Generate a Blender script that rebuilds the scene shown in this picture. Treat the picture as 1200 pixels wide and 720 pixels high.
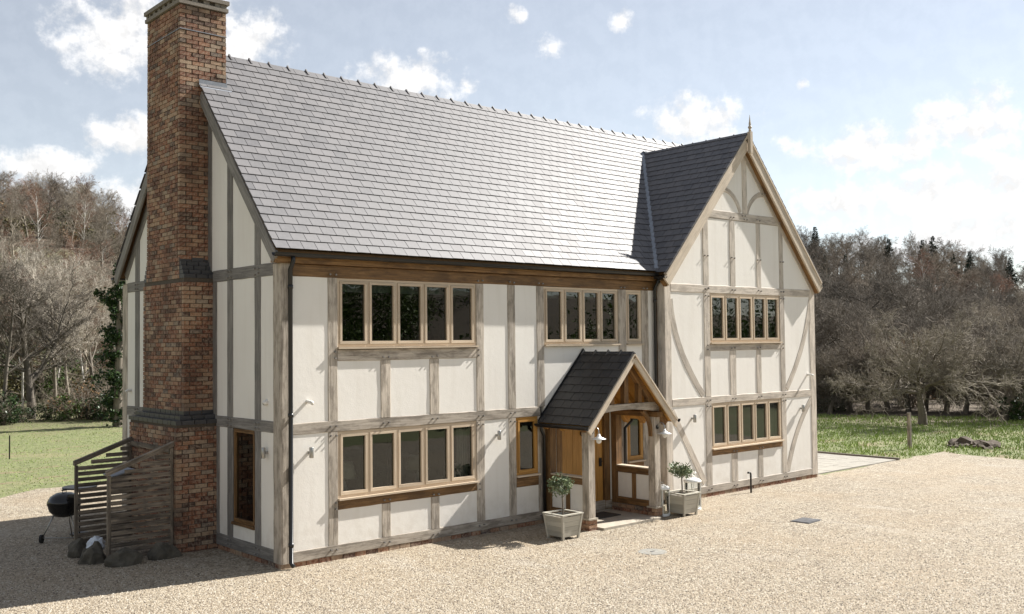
import bpy, bmesh, math, random
import numpy as np
from mathutils import Vector, Matrix, noise as mnoise

random.seed(7)
for o in list(bpy.data.objects):
    bpy.data.objects.remove(o, do_unlink=True)
scene = bpy.context.scene
COL = scene.collection

# ------------------------------------------------------------------ camera
CAMPOS = Vector((-7.5694, -14.0253, 3.5021))
R_ = Vector((0.74864633, -0.66288069, -0.01085629))
U_ = Vector((-0.01589143, -0.03431324, 0.99928478))
F_ = Vector((0.6627791, 0.74793836, 0.0362226))
cam_d = bpy.data.cameras.new('camera')
cam_d.sensor_width = 36.0
cam_d.lens = 1157.33 / 1200 * 36.0
cam_d.clip_end = 3000
cam = bpy.data.objects.new('camera', cam_d)
COL.objects.link(cam)
M = Matrix.Identity(4)
for i in range(3):
    M[i][0] = R_[i]; M[i][1] = U_[i]; M[i][2] = -F_[i]; M[i][3] = CAMPOS[i]
cam.matrix_world = M
scene.camera = cam

# ------------------------------------------------------------------ light
L = Vector((-1, .165, -.86)).normalized()          # direction the sunlight travels
SUN_EL = math.asin(-L.z)
SUN_AZ = math.atan2(-L.x, -L.y)                    # from +Y towards +X
sd = bpy.data.lights.new('sun', 'SUN')
sd.energy = 3.9
sd.angle = math.radians(0.5)
sd.color = (1.0, 0.965, 0.905)
sun = bpy.data.objects.new('sun', sd)
sun.rotation_euler = L.to_track_quat('-Z', 'Y').to_euler()
sun.location = (20, -10, 30)
COL.objects.link(sun)

scene.view_settings.view_transform = 'Standard'
scene.view_settings.look = 'None'
scene.view_settings.gamma = 1
scene.view_settings.use_curve_mapping = False
scene.view_settings.exposure = 1.52
scene.render.resolution_x = 1024
scene.render.resolution_y = 614

world = bpy.data.worlds.new('World')
scene.world = world
world.use_nodes = True
# clouds: azimuth (from +Y to +X), elevation, half width, half height in degrees
CLOUDS = [(19.8, 16.4, 3.4, 2.3), (25.4, 16.6, 3.4, 2.0), (20.26, 11.3, 2.2, 1.2), (16.07, 9.4, 3.2, .95),
          (17.3, 7.6, 6.2, 1.5), (35.7, 15.1, 3.2, 1.35), (38.94, 14.8, 1.1, .6), (44.0, 16.9, 1.5, .85),
          (41.9, 18.6, .9, .6), (48.1, 18.1, 1.1, .8), (52.5, 12.3, 3.2, 1.55), (57.4, 10.8, 1.3, .85),
          (58.2, 14.0, .5, .4), (62.1, 10.2, 3.7, 1.3), (66.8, 10.9, 3.0, 1.8), (60.1, 7.4, 2.7, 1.1),
          (64.2, 7.6, 3.8, 1.5), (68.5, 7.7, 2.9, 1.5), (66.7, 5.3, 4.6, 1.4), (62.0, 4.6, 3.4, .9)]
rc = random.Random(11)
for k in range(22):                                  # the same scattered cumulus round the rest of the sky
    a = 78 + k * 13.0 + rc.uniform(-4, 4)
    CLOUDS.append((a if a < 180 else a - 360, rc.uniform(6, 26), rc.uniform(2.5, 6.5), rc.uniform(1.0, 2.4)))


def build_world():
    nt = world.node_tree; N = nt.nodes; K = nt.links
    N.clear()
    out = N.new('ShaderNodeOutputWorld')
    bg = N.new('ShaderNodeBackground')
    sky = N.new('ShaderNodeTexSky'); sky.sky_type = 'NISHITA'
    sky.sun_disc = False
    sky.sun_elevation = SUN_EL; sky.sun_rotation = SUN_AZ
    sky.altitude = 100; sky.air_density = 1.0; sky.dust_density = 0.15; sky.ozone_density = 1.0
    tc = N.new('ShaderNodeTexCoord')
    sep = N.new('ShaderNodeSeparateXYZ'); K.new(tc.outputs['Generated'], sep.inputs[0])

    def mth(op, a, b=None, clamp=False):
        n = N.new('ShaderNodeMath'); n.operation = op; n.use_clamp = clamp
        for i, q in enumerate((a, b)):
            if q is None: continue
            if isinstance(q, (int, float)): n.inputs[i].default_value = q
            else: K.new(q, n.inputs[i])
        return n.outputs[0]
    az = mth('MULTIPLY', mth('ARCTAN2', sep.outputs[0], sep.outputs[1]), 180 / math.pi)
    el = mth('MULTIPLY', mth('ARCSINE', sep.outputs[2]), 180 / math.pi)
    cmb = N.new('ShaderNodeCombineXYZ'); K.new(az, cmb.inputs[0]); K.new(el, cmb.inputs[1])
    # billowing edge: warp the coordinates with noise
    ns = N.new('ShaderNodeTexNoise'); ns.inputs['Scale'].default_value = .55; ns.inputs['Detail'].default_value = 7
    ns.inputs['Roughness'].default_value = .62
    K.new(cmb.outputs[0], ns.inputs['Vector'])
    ns2 = N.new('ShaderNodeTexNoise'); ns2.inputs['Scale'].default_value = 1.3; ns2.inputs['Detail'].default_value = 6
    cur = None
    for (a, e, w, h) in CLOUDS:
        s = N.new('ShaderNodeVectorMath'); s.operation = 'SUBTRACT'
        K.new(cmb.outputs[0], s.inputs[0]); s.inputs[1].default_value = (a, e, 0)
        m = N.new('ShaderNodeVectorMath'); m.operation = 'MULTIPLY'
        K.new(s.outputs[0], m.inputs[0]); m.inputs[1].default_value = (1 / (w * 1.22), 1 / (h * (1.28 if w > 2 else 1.5)), 0)
        ln = N.new('ShaderNodeVectorMath'); ln.operation = 'LENGTH'
        K.new(m.outputs[0], ln.inputs[0])
        v = mth('SUBTRACT', .95 if w > 2 else .62, ln.outputs['Value'])
        cur = v if cur is None else mth('MAXIMUM', cur, v)
    nz = mth('MULTIPLY', mth('SUBTRACT', ns.outputs['Fac'], .5), 3.0)
    dens = mth('ADD', mth('ADD', cur, mth('MULTIPLY', mth('MINIMUM', cur, 0.0), 1.6)), nz)
    mr = N.new('ShaderNodeMapRange'); mr.interpolation_type = 'SMOOTHSTEP'
    mr.inputs['From Min'].default_value = -.08; mr.inputs['From Max'].default_value = .80
    K.new(dens, mr.inputs['Value'])
    veil = mth('ADD', mth('MULTIPLY', mr.outputs[0], .85), .15, True)      # thin high haze over the whole sky
    # cloud brightness: brighter tops, greyer hearts
    sh = N.new('ShaderNodeVectorMath'); sh.operation = 'ADD'; K.new(cmb.outputs[0], sh.inputs[0]); sh.inputs[1].default_value = (.35, .55, 0)
    K.new(sh.outputs[0], ns2.inputs['Vector'])
    ns2.inputs['Scale'].default_value = .55; ns2.inputs['Detail'].default_value = 5; ns2.inputs['Roughness'].default_value = .62
    mr2 = N.new('ShaderNodeMapRange')
    mr2.inputs['From Min'].default_value = -.10; mr2.inputs['From Max'].default_value = .10
    mr2.inputs['To Min'].default_value = .86; mr2.inputs['To Max'].default_value = 1.06
    K.new(mth('SUBTRACT', ns.outputs['Fac'], ns2.outputs['Fac']), mr2.inputs['Value'])
    cc = N.new('ShaderNodeVectorMath'); cc.operation = 'SCALE'
    cc.inputs[0].default_value = (2.95, 2.93, 2.92); K.new(mr2.outputs[0], cc.inputs['Scale'])
    mix = N.new('ShaderNodeMix'); mix.data_type = 'RGBA'
    K.new(veil, mix.inputs['Factor']); hs = N.new('ShaderNodeHueSaturation'); hs.inputs['Saturation'].default_value = .55; hs.inputs['Value'].default_value = .37
    K.new(sky.outputs[0], hs.inputs['Color']); K.new(hs.outputs[0], mix.inputs['A']); K.new(cc.outputs[0], mix.inputs['B'])
    K.new(mix.outputs['Result'], bg.inputs['Color'])
    bg.inputs['Strength'].default_value = 0.13
    K.new(bg.outputs[0], out.inputs[0])


build_world()

# ------------------------------------------------------------------ helpers
MATS = {}


class NB:
    """small node-tree builder"""
    def __init__(s, name):
        s.m = bpy.data.materials.new(name); s.m.use_nodes = True
        s.t = s.m.node_tree; s.N = s.t.nodes; s.K = s.t.links
        s.b = s.N['Principled BSDF']; s.out = s.N['Material Output']
        MATS[name] = s.m

    def n(s, typ, **kw):
        x = s.N.new('ShaderNode' + typ)
        for k, v in kw.items(): setattr(x, k, v)
        return x

    def link(s, a, b): s.K.new(a, b)

    def math(s, op, a, b=None, clamp=False):
        x = s.n('Math', operation=op, use_clamp=clamp)
        for i, q in enumerate((a, b)):
            if q is None: continue
            if isinstance(q, (int, float)): x.inputs[i].default_value = q
            else: s.link(q, x.inputs[i])
        return x.outputs[0]

    def coord(s, kind='Object'):
        return s.n('TexCoord').outputs[kind]

    def mapping(s, vec, scale=(1, 1, 1), loc=None):
        x = s.n('Mapping'); s.link(vec, x.inputs['Vector']); x.inputs['Scale'].default_value = scale
        if loc is not None: s.link(loc, x.inputs['Location'])
        return x.outputs[0]

    def noise(s, vec, scale, detail=4, rough=.55):
        x = s.n('TexNoise'); s.link(vec, x.inputs['Vector'])
        x.inputs['Scale'].default_value = scale; x.inputs['Detail'].default_value = detail
        x.inputs['Roughness'].default_value = rough
        return x.outputs['Fac']

    def ramp(s, fac, stops, interp='LINEAR'):
        x = s.n('ValToRGB'); s.link(fac, x.inputs[0]); x.color_ramp.interpolation = interp
        e = x.color_ramp.elements
        while len(e) < len(stops): e.new(.5)
        for i, (p, c) in enumerate(stops):
            e[i].position = p
            e[i].color = (c, c, c, 1) if isinstance(c, (int, float)) else (*c, 1)
        return x.outputs[0]

    def mix(s, fac, a, b, blend='MIX'):
        x = s.n('Mix', data_type='RGBA', blend_type=blend)
        for sock, q in ((x.inputs['Factor'], fac), (x.inputs['A'], a), (x.inputs['B'], b)):
            if isinstance(q, (int, float)): sock.default_value = q
            elif isinstance(q, tuple): sock.default_value = (*q, 1)
            else: s.link(q, sock)
        return x.outputs['Result']

    def rnd(s):
        """one random number for each piece, whether it is an object or an island of a joined mesh"""
        a = s.n('ObjectInfo').outputs['Random']
        b = s.n('NewGeometry').outputs['Random Per Island']
        w = s.n('TexWhiteNoise', noise_dimensions='2D')
        c = s.n('CombineXYZ'); s.link(a, c.inputs[0]); s.link(b, c.inputs[1])
        s.link(c.outputs[0], w.inputs['Vector'])
        return w.outputs['Value']

    def bump(s, h, strength=.3, dist=.01):
        x = s.n('Bump'); x.inputs['Strength'].default_value = strength; x.inputs['Distance'].default_value = dist
        s.link(h, x.inputs['Height']); s.link(x.outputs[0], s.b.inputs['Normal'])
        return x

    def base(s, c):
        if isinstance(c, tuple): s.b.inputs['Base Color'].default_value = (*c, 1)
        else: s.link(c, s.b.inputs['Base Color'])

    def set(s, **kw):
        for k, v in kw.items():
            sock = s.b.inputs[k.replace('_', ' ')]
            if isinstance(v, (int, float)): sock.default_value = v
            else: s.link(v, sock)
        return s.m


def plain(name, col, rough=.6, metal=0.0, var=.12, scale=20.0, spec=.5):
    q = NB(name)
    n = q.noise(q.coord(), scale, 5, .6)
    d = tuple(c * (1 - var) for c in col); l = tuple(min(1, c * (1 + var)) for c in col)
    q.base(q.ramp(n, [(.3, d), (.7, l)]))
    q.bump(n, .15, .004)
    q.set(Roughness=rough, Metallic=metal)
    q.b.inputs['Specular IOR Level'].default_value = spec
    return q.m


def oak(name, dark, mid, light, rough=.78, knots=True, stain=.35):
    q = NB(name)
    uv = q.coord('UV')
    off = q.n('ObjectInfo').outputs['Random']
    oc = q.n('CombineXYZ'); q.link(q.math('MULTIPLY', off, 37.0), oc.inputs[0]); q.link(q.math('MULTIPLY', off, 91.0), oc.inputs[1])
    g = q.noise(q.mapping(uv, (1.6, 38, 1), oc.outputs[0]), 1.0, 6, .68)
    g2 = q.noise(q.mapping(uv, (1.5, 5, 1), oc.outputs[0]), 1.3, 6, .68)
    col = q.ramp(g, [(.25, dark), (.5, mid), (.78, light)])
    pat = q.ramp(g2, [(.40, 1.0), (.54, 0.0)])
    col = q.mix(q.math('MULTIPLY', pat, stain), col, tuple(c * .55 for c in dark))
    r = q.math('ADD', q.math('MULTIPLY', q.rnd(), .34), .83)
    v = q.n('HueSaturation'); q.link(r, v.inputs['Value']); q.link(col, v.inputs['Color'])
    q.base(v.outputs[0])
    q.bump(g, .5, .006)
    return q.set(Roughness=rough)


# ---- surfaces
def m_plaster():
    q = NB('plaster')
    c = q.coord()
    n = q.noise(c, 1.1, 5, .55); n2 = q.noise(c, 55, 4, .6)
    st = q.noise(q.mapping(c, (6, 6, .5)), 1.0, 4, .6)
    col = q.ramp(n, [(.3, (.765, .725, .665)), (.7, (.81, .775, .715))])
    col = q.mix(q.math('MULTIPLY', q.ramp(st, [(.50, 0.0), (.75, 1.0)]), .16), col, (.52, .46, .37))
    pos = q.n('NewGeometry').outputs['Position']; sx = q.n('SeparateXYZ'); q.link(pos, sx.inputs[0])
    low = q.n('MapRange'); low.inputs['From Min'].default_value = .2; low.inputs['From Max'].default_value = .9; low.inputs['To Min'].default_value = 1.0; low.inputs['To Max'].default_value = 0.0
    q.link(sx.outputs[2], low.inputs['Value'])
    spl = q.math('MULTIPLY', low.outputs[0], q.ramp(q.noise(c, 5, 5, .65), [(.42, 0.0), (.7, 1.0)]))
    col = q.mix(q.math('MULTIPLY', spl, .35), col, (.50, .43, .34))
    q.base(col); q.bump(q.math('ADD', n2, q.math('MULTIPLY', q.noise(c, 9, 4, .6), 1.5)), .35, .004)
    return q.set(Roughness=.88)


def m_slate(name, a, b, c_, rough):
    q = NB(name)
    r = q.rnd()
    c = q.coord()
    n = q.noise(c, 9, 6, .65)
    col = q.ramp(r, [(0, a), (.45, b), (1, c_)])
    col = q.mix(q.math('MULTIPLY', q.ramp(n, [(.42, 0.0), (.72, 1.0)]), .35), col, tuple(min(1, k * 1.5) for k in c_))
    q.base(col)
    q.bump(n, .25, .003)
    rr = q.math('ADD', q.math('MULTIPLY', q.rnd(), .09), rough)
    q.b.inputs['Specular IOR Level'].default_value = .8
    return q.set(Roughness=rr)


def m_brick():
    q = NB('brick_clay')
    r = q.rnd(); c = q.coord()
    n = q.noise(c, 22, 5, .68); n2 = q.noise(c, 120, 3, .6)
    col = q.ramp(r, [(0, (0.050, 0.026, 0.020)), (.17, (0.132, 0.044, 0.025)), (.36, (0.211, 0.075, 0.037)), (.52, (0.264, 0.110, 0.057)),
                     (.68, (0.317, 0.176, 0.101)), (.84, (0.370, 0.255, 0.167)), (.94, (0.264, 0.202, 0.150)), (1, (0.088, 0.066, 0.057))])
    col = q.mix(q.math('MULTIPLY', q.ramp(n, [(.42, 0.0), (.62, 1.0)]), .55), col, (0.405, 0.317, 0.229))
    col = q.mix(q.math('MULTIPLY', q.ramp(n, [(.30, 1.0), (.46, 0.0)]), .6), col, (0.062, 0.031, 0.019))
    pos = q.n('NewGeometry').outputs['Position']
    soot = q.noise(q.mapping(pos, (1.2, 1.2, .8)), 1.1, 5, .65)
    col = q.mix(q.math('MULTIPLY', q.ramp(soot, [(.48, 0.0), (.68, 1.0)]), .62), col, (0.066, 0.028, 0.016))
    q.base(col); q.bump(n2, .6, .005)
    return q.set(Roughness=.9)


def m_gravel():
    q = NB('gravel')
    c = q.coord()
    v = q.n('TexVoronoi'); q.link(c, v.inputs['Vector']); v.inputs['Scale'].default_value = 34
    v2 = q.n('TexVoronoi'); q.link(c, v2.inputs['Vector']); v2.inputs['Scale'].default_value = 19
    sep = q.n('SeparateColor'); q.link(v.outputs['Color'], sep.inputs[0])
    col = q.ramp(sep.outputs[0], [(0, (0.090, 0.069, 0.048)), (.14, (0.198, 0.159, 0.111)), (.45, (0.300, 0.249, 0.180)), (.8, (0.360, 0.312, 0.234)), (1, (0.432, 0.390, 0.318))])
    sep2 = q.n('SeparateColor'); q.link(v2.outputs['Color'], sep2.inputs[0])
    col = q.mix(q.ramp(sep2.outputs[1], [(.72, 0.0), (.82, .85)]), col, (0.180, 0.141, 0.099))
    big = q.noise(c, .35, 5, .6)
    col = q.mix(q.math('MULTIPLY', q.ramp(big, [(.42, 0.0), (.66, 1.0)]), .45), col, (0.300, 0.225, 0.141))
    track = q.noise(q.mapping(c, (.5, 2.2, 1)), .5, 4, .6)
    col = q.mix(q.math('MULTIPLY', q.ramp(track, [(.5, 0.0), (.7, 1.0)]), .35), col, (0.336, 0.294, 0.231))
    mot = q.noise(c, 1.7, 6, .7)
    col = q.mix(q.math('MULTIPLY', q.ramp(mot, [(.56, 0.0), (.70, 1.0)]), .55), col, (.15, .118, .085))
    scuff = q.noise(q.mapping(c, (.9, .25, 1)), 1.0, 5, .65)
    col = q.mix(q.math('MULTIPLY', q.ramp(scuff, [(.57, 0.0), (.72, 1.0)]), .5), col, (.40, .365, .31))
    q.base(col)
    h = q.math('SUBTRACT', q.math('MULTIPLY', v.outputs['Distance'], -1.0), q.math('MULTIPLY', v2.outputs['Distance'], .6))
    q.bump(h, 1.0, .016)
    return q.set(Roughness=.9)


def m_pebble():
    q = NB('pebble')
    col = q.ramp(q.rnd(), [(0, (0.078, 0.060, 0.045)), (.18, (0.204, 0.162, 0.114)), (.5, (0.312, 0.258, 0.186)), (.85, (0.396, 0.342, 0.264)), (1, (0.468, 0.426, 0.360))])
    q.base(col)
    return q.set(Roughness=.85)


def m_ground():
    q = NB('meadow')
    c = q.coord()
    at = q.n('Attribute'); at.attribute_name = 'wood'
    n = q.noise(c, .28, 6, .65); n2 = q.noise(c, 4.0, 5, .7); n3 = q.noise(q.mapping(c, (1, 3, 1)), .5, 4, .6)
    g = q.ramp(n2, [(.28, (.10, .115, .042)), (.5, (.165, .18, .072)), (.72, (.23, .235, .11))])
    fine = q.noise(c, 22, 5, .7)
    g = q.mix(q.math('MULTIPLY', q.ramp(fine, [(.35, 1.0), (.6, 0.0)]), .5), g, (.075, .09, .03))
    dry = q.ramp(n, [(.52, 0.0), (.66, 1.0)])
    g = q.mix(q.math('MULTIPLY', dry, .6), g, (.24, .20, .11))
    soil = q.ramp(n3, [(.55, 0.0), (.64, 1.0)])
    g = q.mix(q.math('MULTIPLY', soil, .6), g, (.20, .135, .085))
    w = q.ramp(q.noise(c, 1.3, 6, .7), [(.3, (.05, .04, .026)), (.55, (.10, .072, .045)), (.75, (.10, .085, .04))])
    col = q.mix(at.outputs['Fac'], g, w)
    q.base(col); q.bump(n2, .8, .08)
    return q.set(Roughness=.95)


def m_leaf(name, a, b, rough=.5, trans=.15):
    q = NB(name)
    col = q.ramp(q.rnd(), [(0, a), (1, b)])
    q.base(col)
    q.b.inputs['Specular IOR Level'].default_value = .18
    return q.set(Roughness=rough)


def m_bark(name, a, b):
    q = NB(name)
    c = q.coord()
    r = q.math('ADD', q.math('MULTIPLY', q.n('ObjectInfo').outputs['Random'], .5), .75)
    n = q.noise(q.mapping(c, (3, 3, .8)), 2.2, 5, .65)
    v = q.n('HueSaturation'); q.link(r, v.inputs['Value']); q.link(q.ramp(n, [(.3, a), (.7, b)]), v.inputs['Color'])
    q.base(v.outputs[0])
    return q.set(Roughness=.9)


def m_glass():
    q = NB('window_glass')
    q.N.remove(q.b)
    fr = q.n('Fresnel'); fr.inputs['IOR'].default_value = 1.55
    gl = q.n('BsdfGlossy'); gl.inputs['Roughness'].default_value = .012; gl.inputs['Color'].default_value = (.95, .97, .96, 1)
    tr = q.n('BsdfTransparent'); tr.inputs['Color'].default_value = (.42, .46, .44, 1)
    c = q.coord(); n = q.n('TexNoise'); q.link(c, n.inputs['Vector']); n.inputs['Scale'].default_value = 1.6
    bp = q.n('Bump'); bp.inputs['Strength'].default_value = .06; bp.inputs['Distance'].default_value = .02
    q.link(n.outputs['Fac'], bp.inputs['Height']); q.link(bp.outputs[0], gl.inputs['Normal'])
    f2 = q.math('MINIMUM', q.math('MULTIPLY', fr.outputs[0], 1.6), 1.0)
    mx = q.n('MixShader'); q.link(f2, mx.inputs[0]); q.link(tr.outputs[0], mx.inputs[1]); q.link(gl.outputs[0], mx.inputs[2])
    q.link(mx.outputs[0], q.out.inputs['Surface'])
    return q.m


def m_clear_glass():
    q = NB('clear_glass')
    q.N.remove(q.b)
    fr = q.n('Fresnel'); fr.inputs['IOR'].default_value = 1.45
    gl = q.n('BsdfGlossy'); gl.inputs['Roughness'].default_value = .03
    tr = q.n('BsdfTransparent'); tr.inputs['Color'].default_value = (.93, .95, .94, 1)
    mx = q.n('MixShader'); q.link(fr.outputs[0], mx.inputs[0]); q.link(tr.outputs[0], mx.inputs[1]); q.link(gl.outputs[0], mx.inputs[2])
    q.link(mx.outputs[0], q.out.inputs['Surface'])
    return q.m


m_plaster(); m_brick(); m_gravel(); m_pebble(); m_ground(); m_glass(); m_clear_glass()
m_slate('slate', (.060, .057, .062), (.080, .076, .080), (.104, .097, .100), .58)
m_slate('porch_tile', (.016, .015, .015), (.022, .020, .019), (.032, .029, .027), .6)
m_slate('blue_brick', (.018, .018, .022), (.028, .027, .031), (.042, .04, .044), .5)
oak('oak_grey', (.22, .18, .14), (.455, .395, .325), (.64, .57, .48), stain=.6)
oak('oak_pale', (.33, .28, .23), (.53, .465, .39), (.66, .59, .505), stain=.45)
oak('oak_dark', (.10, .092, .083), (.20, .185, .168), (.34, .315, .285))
oak('oak_brown', (.07, .034, .012), (.20, .105, .036), (.38, .22, .09), .7, stain=.5)
oak('oak_window', (.42, .315, .21), (.54, .43, .31), (.64, .535, .415), .6, stain=.12)
oak('oak_door', (.22, .10, .02), (.42, .21, .045), (.56, .31, .085), .55, stain=.2)
oak('oak_barge', (.40, .32, .235), (.54, .45, .345), (.65, .565, .455), .7, stain=.25)
oak('fence_wood', (.065, .053, .04), (.18, .145, .11), (.40, .33, .25), .85, stain=.7)
oak('painted_wood', (.37, .345, .285), (.43, .405, .34), (.48, .45, .385), .55, stain=.08)
plain('mortar', (.20, .175, .145), .95, 0, .2, 30)
plain('mortar_shaded', (.085, .068, .052), .95, 0, .2, 30)  # shadow lines of the recessed chimney joints are put into this colour
plain('lead', (.20, .215, .245), .6, .0, .2, 8)
plain('black_metal', (.012, .012, .013), .32, 0, .2, 30)
plain('iron', (.02, .019, .018), .5, .6, .2, 30)
plain('steel', (.38, .37, .35), .35, .8, .1, 30)
plain('white_enamel', (.78, .78, .75), .3, 0, .05, 30)
plain('white_plastic', (.72, .70, .66), .5, 0, .05, 30)
plain('stone_slab', (.38, .335, .27), .85, 0, .18, 7)
plain('flagstone', (.255, .235, .20), .85, 0, .15, 4)
plain('boulder', (.085, .075, .058), .95, 0, .45, 6)
plain('interior', (.055, .05, .045), .9, 0, .1, 3)
plain('interior_floor', (.05, .033, .02), .6, 0, .2, 6)
plain('blind_cloth', (.34, .36, .33), .9, 0, .1, 9)
plain('curtain_cloth', (.42, .40, .36), .9, 0, .1, 9)
plain('door_mat', (.05, .042, .035), .95, 0, .3, 40)
plain('lampshade', (.72, .66, .55), .8, 0, .05, 9)
plain('ceramic', (.55, .54, .52), .3, 0, .1, 9)
plain('rubber', (.015, .015, .015), .8, 0, .2, 30)
plain('kettle_enamel', (.012, .012, .013), .12, 0, .1, 30)
plain('paper_bag', (.62, .66, .72), .8, 0, .12, 12)
plain('wax', (.75, .68, .52), .5, 0, .05, 9)
plain('soil', (.075, .055, .038), .95, 0, .4, 14)
plain('cover_steel', (.10, .10, .105), .5, .4, .3, 12)
plain('cover_concrete', (.235, .225, .20), .9, 0, .2, 9)
plain('frosted_bulb', (.70, .69, .66), .25, 0, .05, 9)
m_leaf('leaf_olive', (.07, .105, .045), (.24, .28, .17), .4)
m_leaf('leaf_ivy', (.012, .026, .010), (.045, .075, .022), .4)
m_leaf('leaf_conifer', (.012, .024, .014), (.03, .048, .026), .6)
m_leaf('leaf_bramble', (.045, .05, .018), (.15, .13, .055), .6)
m_leaf('leaf_dead', (.13, .075, .035), (.27, .17, .085), .8)
m_leaf('grass_blade', (.16, .23, .05), (.29, .37, .10), .7)
m_leaf('leaf_green', (.03, .055, .014), (.085, .13, .03), .5)
m_leaf('leaf_bank', (.06, .10, .022), (.19, .26, .06), .6)
m_bark('bark_grey', (.16, .135, .105), (.31, .27, .21))
m_bark('bark_brown', (.11, .088, .066), (.23, .19, .145))
m_bark('bark_red', (.14, .078, .052), (.25, .15, .105))
m_bark('bark_pale', (.25, .22, .18), (.44, .395, .33))
m_bark('bark_dark', (.07, .058, .046), (.18, .153, .12))
m_bark('bark_birch', (.36, .34, .30), (.60, .57, .52))


class MB:
    """collects faces; build() makes ONE mesh object"""
    def __init__(s):
        s.v = []; s.f = []; s.uv = {}

    def add(s, vs, fs, uvs=None):
        b = len(s.v)
        s.v.extend([tuple(q) for q in vs])
        for i, f in enumerate(fs):
            if uvs is not None: s.uv[len(s.f)] = uvs[i]
            s.f.append(tuple(b + k for k in f))
        return s

    def box(s, x0, x1, y0, y1, z0, z1):
        vs = [(x0, y0, z0), (x1, y0, z0), (x1, y1, z0), (x0, y1, z0), (x0, y0, z1), (x1, y0, z1), (x1, y1, z1), (x0, y1, z1)]
        return s.add(vs, [(0, 3, 2, 1), (4, 5, 6, 7), (0, 1, 5, 4), (1, 2, 6, 5), (2, 3, 7, 6), (3, 0, 4, 7)])

    def prism(s, poly, off):
        """poly: 3D points; extruded by off"""
        n = len(poly); off = Vector(off)
        vs = [Vector(p) for p in poly] + [Vector(p) + off for p in poly]
        fs = [tuple(range(n))[::-1], tuple(range(n, 2 * n))] + [(i, (i + 1) % n, n + (i + 1) % n, n + i) for i in range(n)]
        return s.add(vs, fs)

    def tube(s, pts, rad, n=8, caps=True):
        pts = [Vector(p) for p in pts]
        if isinstance(rad, (int, float)): rad = [rad] * len(pts)
        rings = []; ref = None
        for i, p in enumerate(pts):
            d = (pts[min(i + 1, len(pts) - 1)] - pts[max(i - 1, 0)]).normalized()
            if ref is None: ref = d.orthogonal().normalized()
            ref = (ref - d * ref.dot(d)).normalized(); bi = d.cross(ref)
            rings.append([p + (ref * math.cos(2 * math.pi * k / n) + bi * math.sin(2 * math.pi * k / n)) * rad[i] for k in range(n)])
        vs = [q for r in rings for q in r]; fs = []
        for i in range(len(pts) - 1):
            for k in range(n):
                fs.append((i * n + k, i * n + (k + 1) % n, (i + 1) * n + (k + 1) % n, (i + 1) * n + k))
        if caps: fs += [tuple(range(n))[::-1], tuple(range((len(pts) - 1) * n, len(pts) * n))]
        return s.add(vs, fs)

    def lathe(s, prof, n=16, c=(0, 0, 0)):
        """prof: (r,z) list"""
        vs = []
        for r, z in prof:
            for k in range(n):
                a = 2 * math.pi * k / n
                vs.append((c[0] + r * math.cos(a), c[1] + r * math.sin(a), c[2] + z))
        fs = []
        for i in range(len(prof) - 1):
            for k in range(n):
                fs.append((i * n + k, i * n + (k + 1) % n, (i + 1) * n + (k + 1) % n, (i + 1) * n + k))
        fs += [tuple(range(n))[::-1], tuple(range((len(prof) - 1) * n, len(prof) * n))]
        return s.add(vs, fs)

    def mesh(s, name, mat, smooth=False):
        me = bpy.data.meshes.new(name)
        me.from_pydata(s.v, [], s.f)
        if s.uv:
            ul = me.uv_layers.new(name='UVMap')
            for p in me.polygons:
                u = s.uv.get(p.index)
                if u:
                    for k, li in enumerate(p.loop_indices): ul.data[li].uv = u[k]
        me.materials.append(MATS[mat])
        if smooth:
            for p in me.polygons: p.use_smooth = True
        me.update()
        return me

    def build(s, name, mat, parent=None, smooth=False, kind=None, loc=None, label=None):
        o = bpy.data.objects.new(name, s.mesh(name, mat, smooth))
        COL.objects.link(o)
        if parent is not None: o.parent = parent
        if loc is not None: o.location = loc
        if kind: o['kind'] = kind
        if label: o['label'] = label
        return o


def tag(o, label, cat, group=None):
    o['label'] = label; o['category'] = cat
    if group: o['group'] = group
    return o


def thing(name, label, cat, loc=(0, 0, 0), rz=0.0, group=None):
    o = bpy.data.objects.new(name, None); COL.objects.link(o)
    o.empty_display_size = .2; o.location = loc; o.rotation_euler = (0, 0, rz)
    return tag(o, label, cat, group)


def copy_tree(o, parent=None):
    c = o.copy(); COL.objects.link(c); c.parent = parent
    for ch in list(o.children): copy_tree(ch, c)
    return c


def inst(me, name, parent, mat4=None, kind=None):
    o = bpy.data.objects.new(name, me); COL.objects.link(o); o.parent = parent
    if mat4 is not None: o.matrix_local = mat4
    if kind: o['kind'] = kind
    return o


def polymesh(name, V, F, mat, k):
    """fast mesh: V (n,3) array, F (m,k) array"""
    V = np.asarray(V, np.float32); F = np.asarray(F, np.int32)
    me = bpy.data.meshes.new(name)
    me.vertices.add(len(V)); me.vertices.foreach_set('co', V.ravel())
    me.loops.add(F.size); me.loops.foreach_set('vertex_index', F.ravel())
    me.polygons.add(len(F)); me.polygons.foreach_set('loop_start', np.arange(0, F.size, k, dtype=np.int32))
    me.update(calc_edges=True)
    me.materials.append(MATS[mat])
    return me


# wall frames: (a along wall, z, depth outwards) -> world
GY = -.25
def FR(a, z, d): return Vector((a, -d, z))             # main front, faces -Y
def GB(a, z, d): return Vector((a, GY - d, z))         # gable wing front
def SD(a, z, d): return Vector((-d, a, z))             # left gable wall, faces -X
HN = {FR: 1, GB: 1, SD: -1}
rb = random.Random(5)


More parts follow.
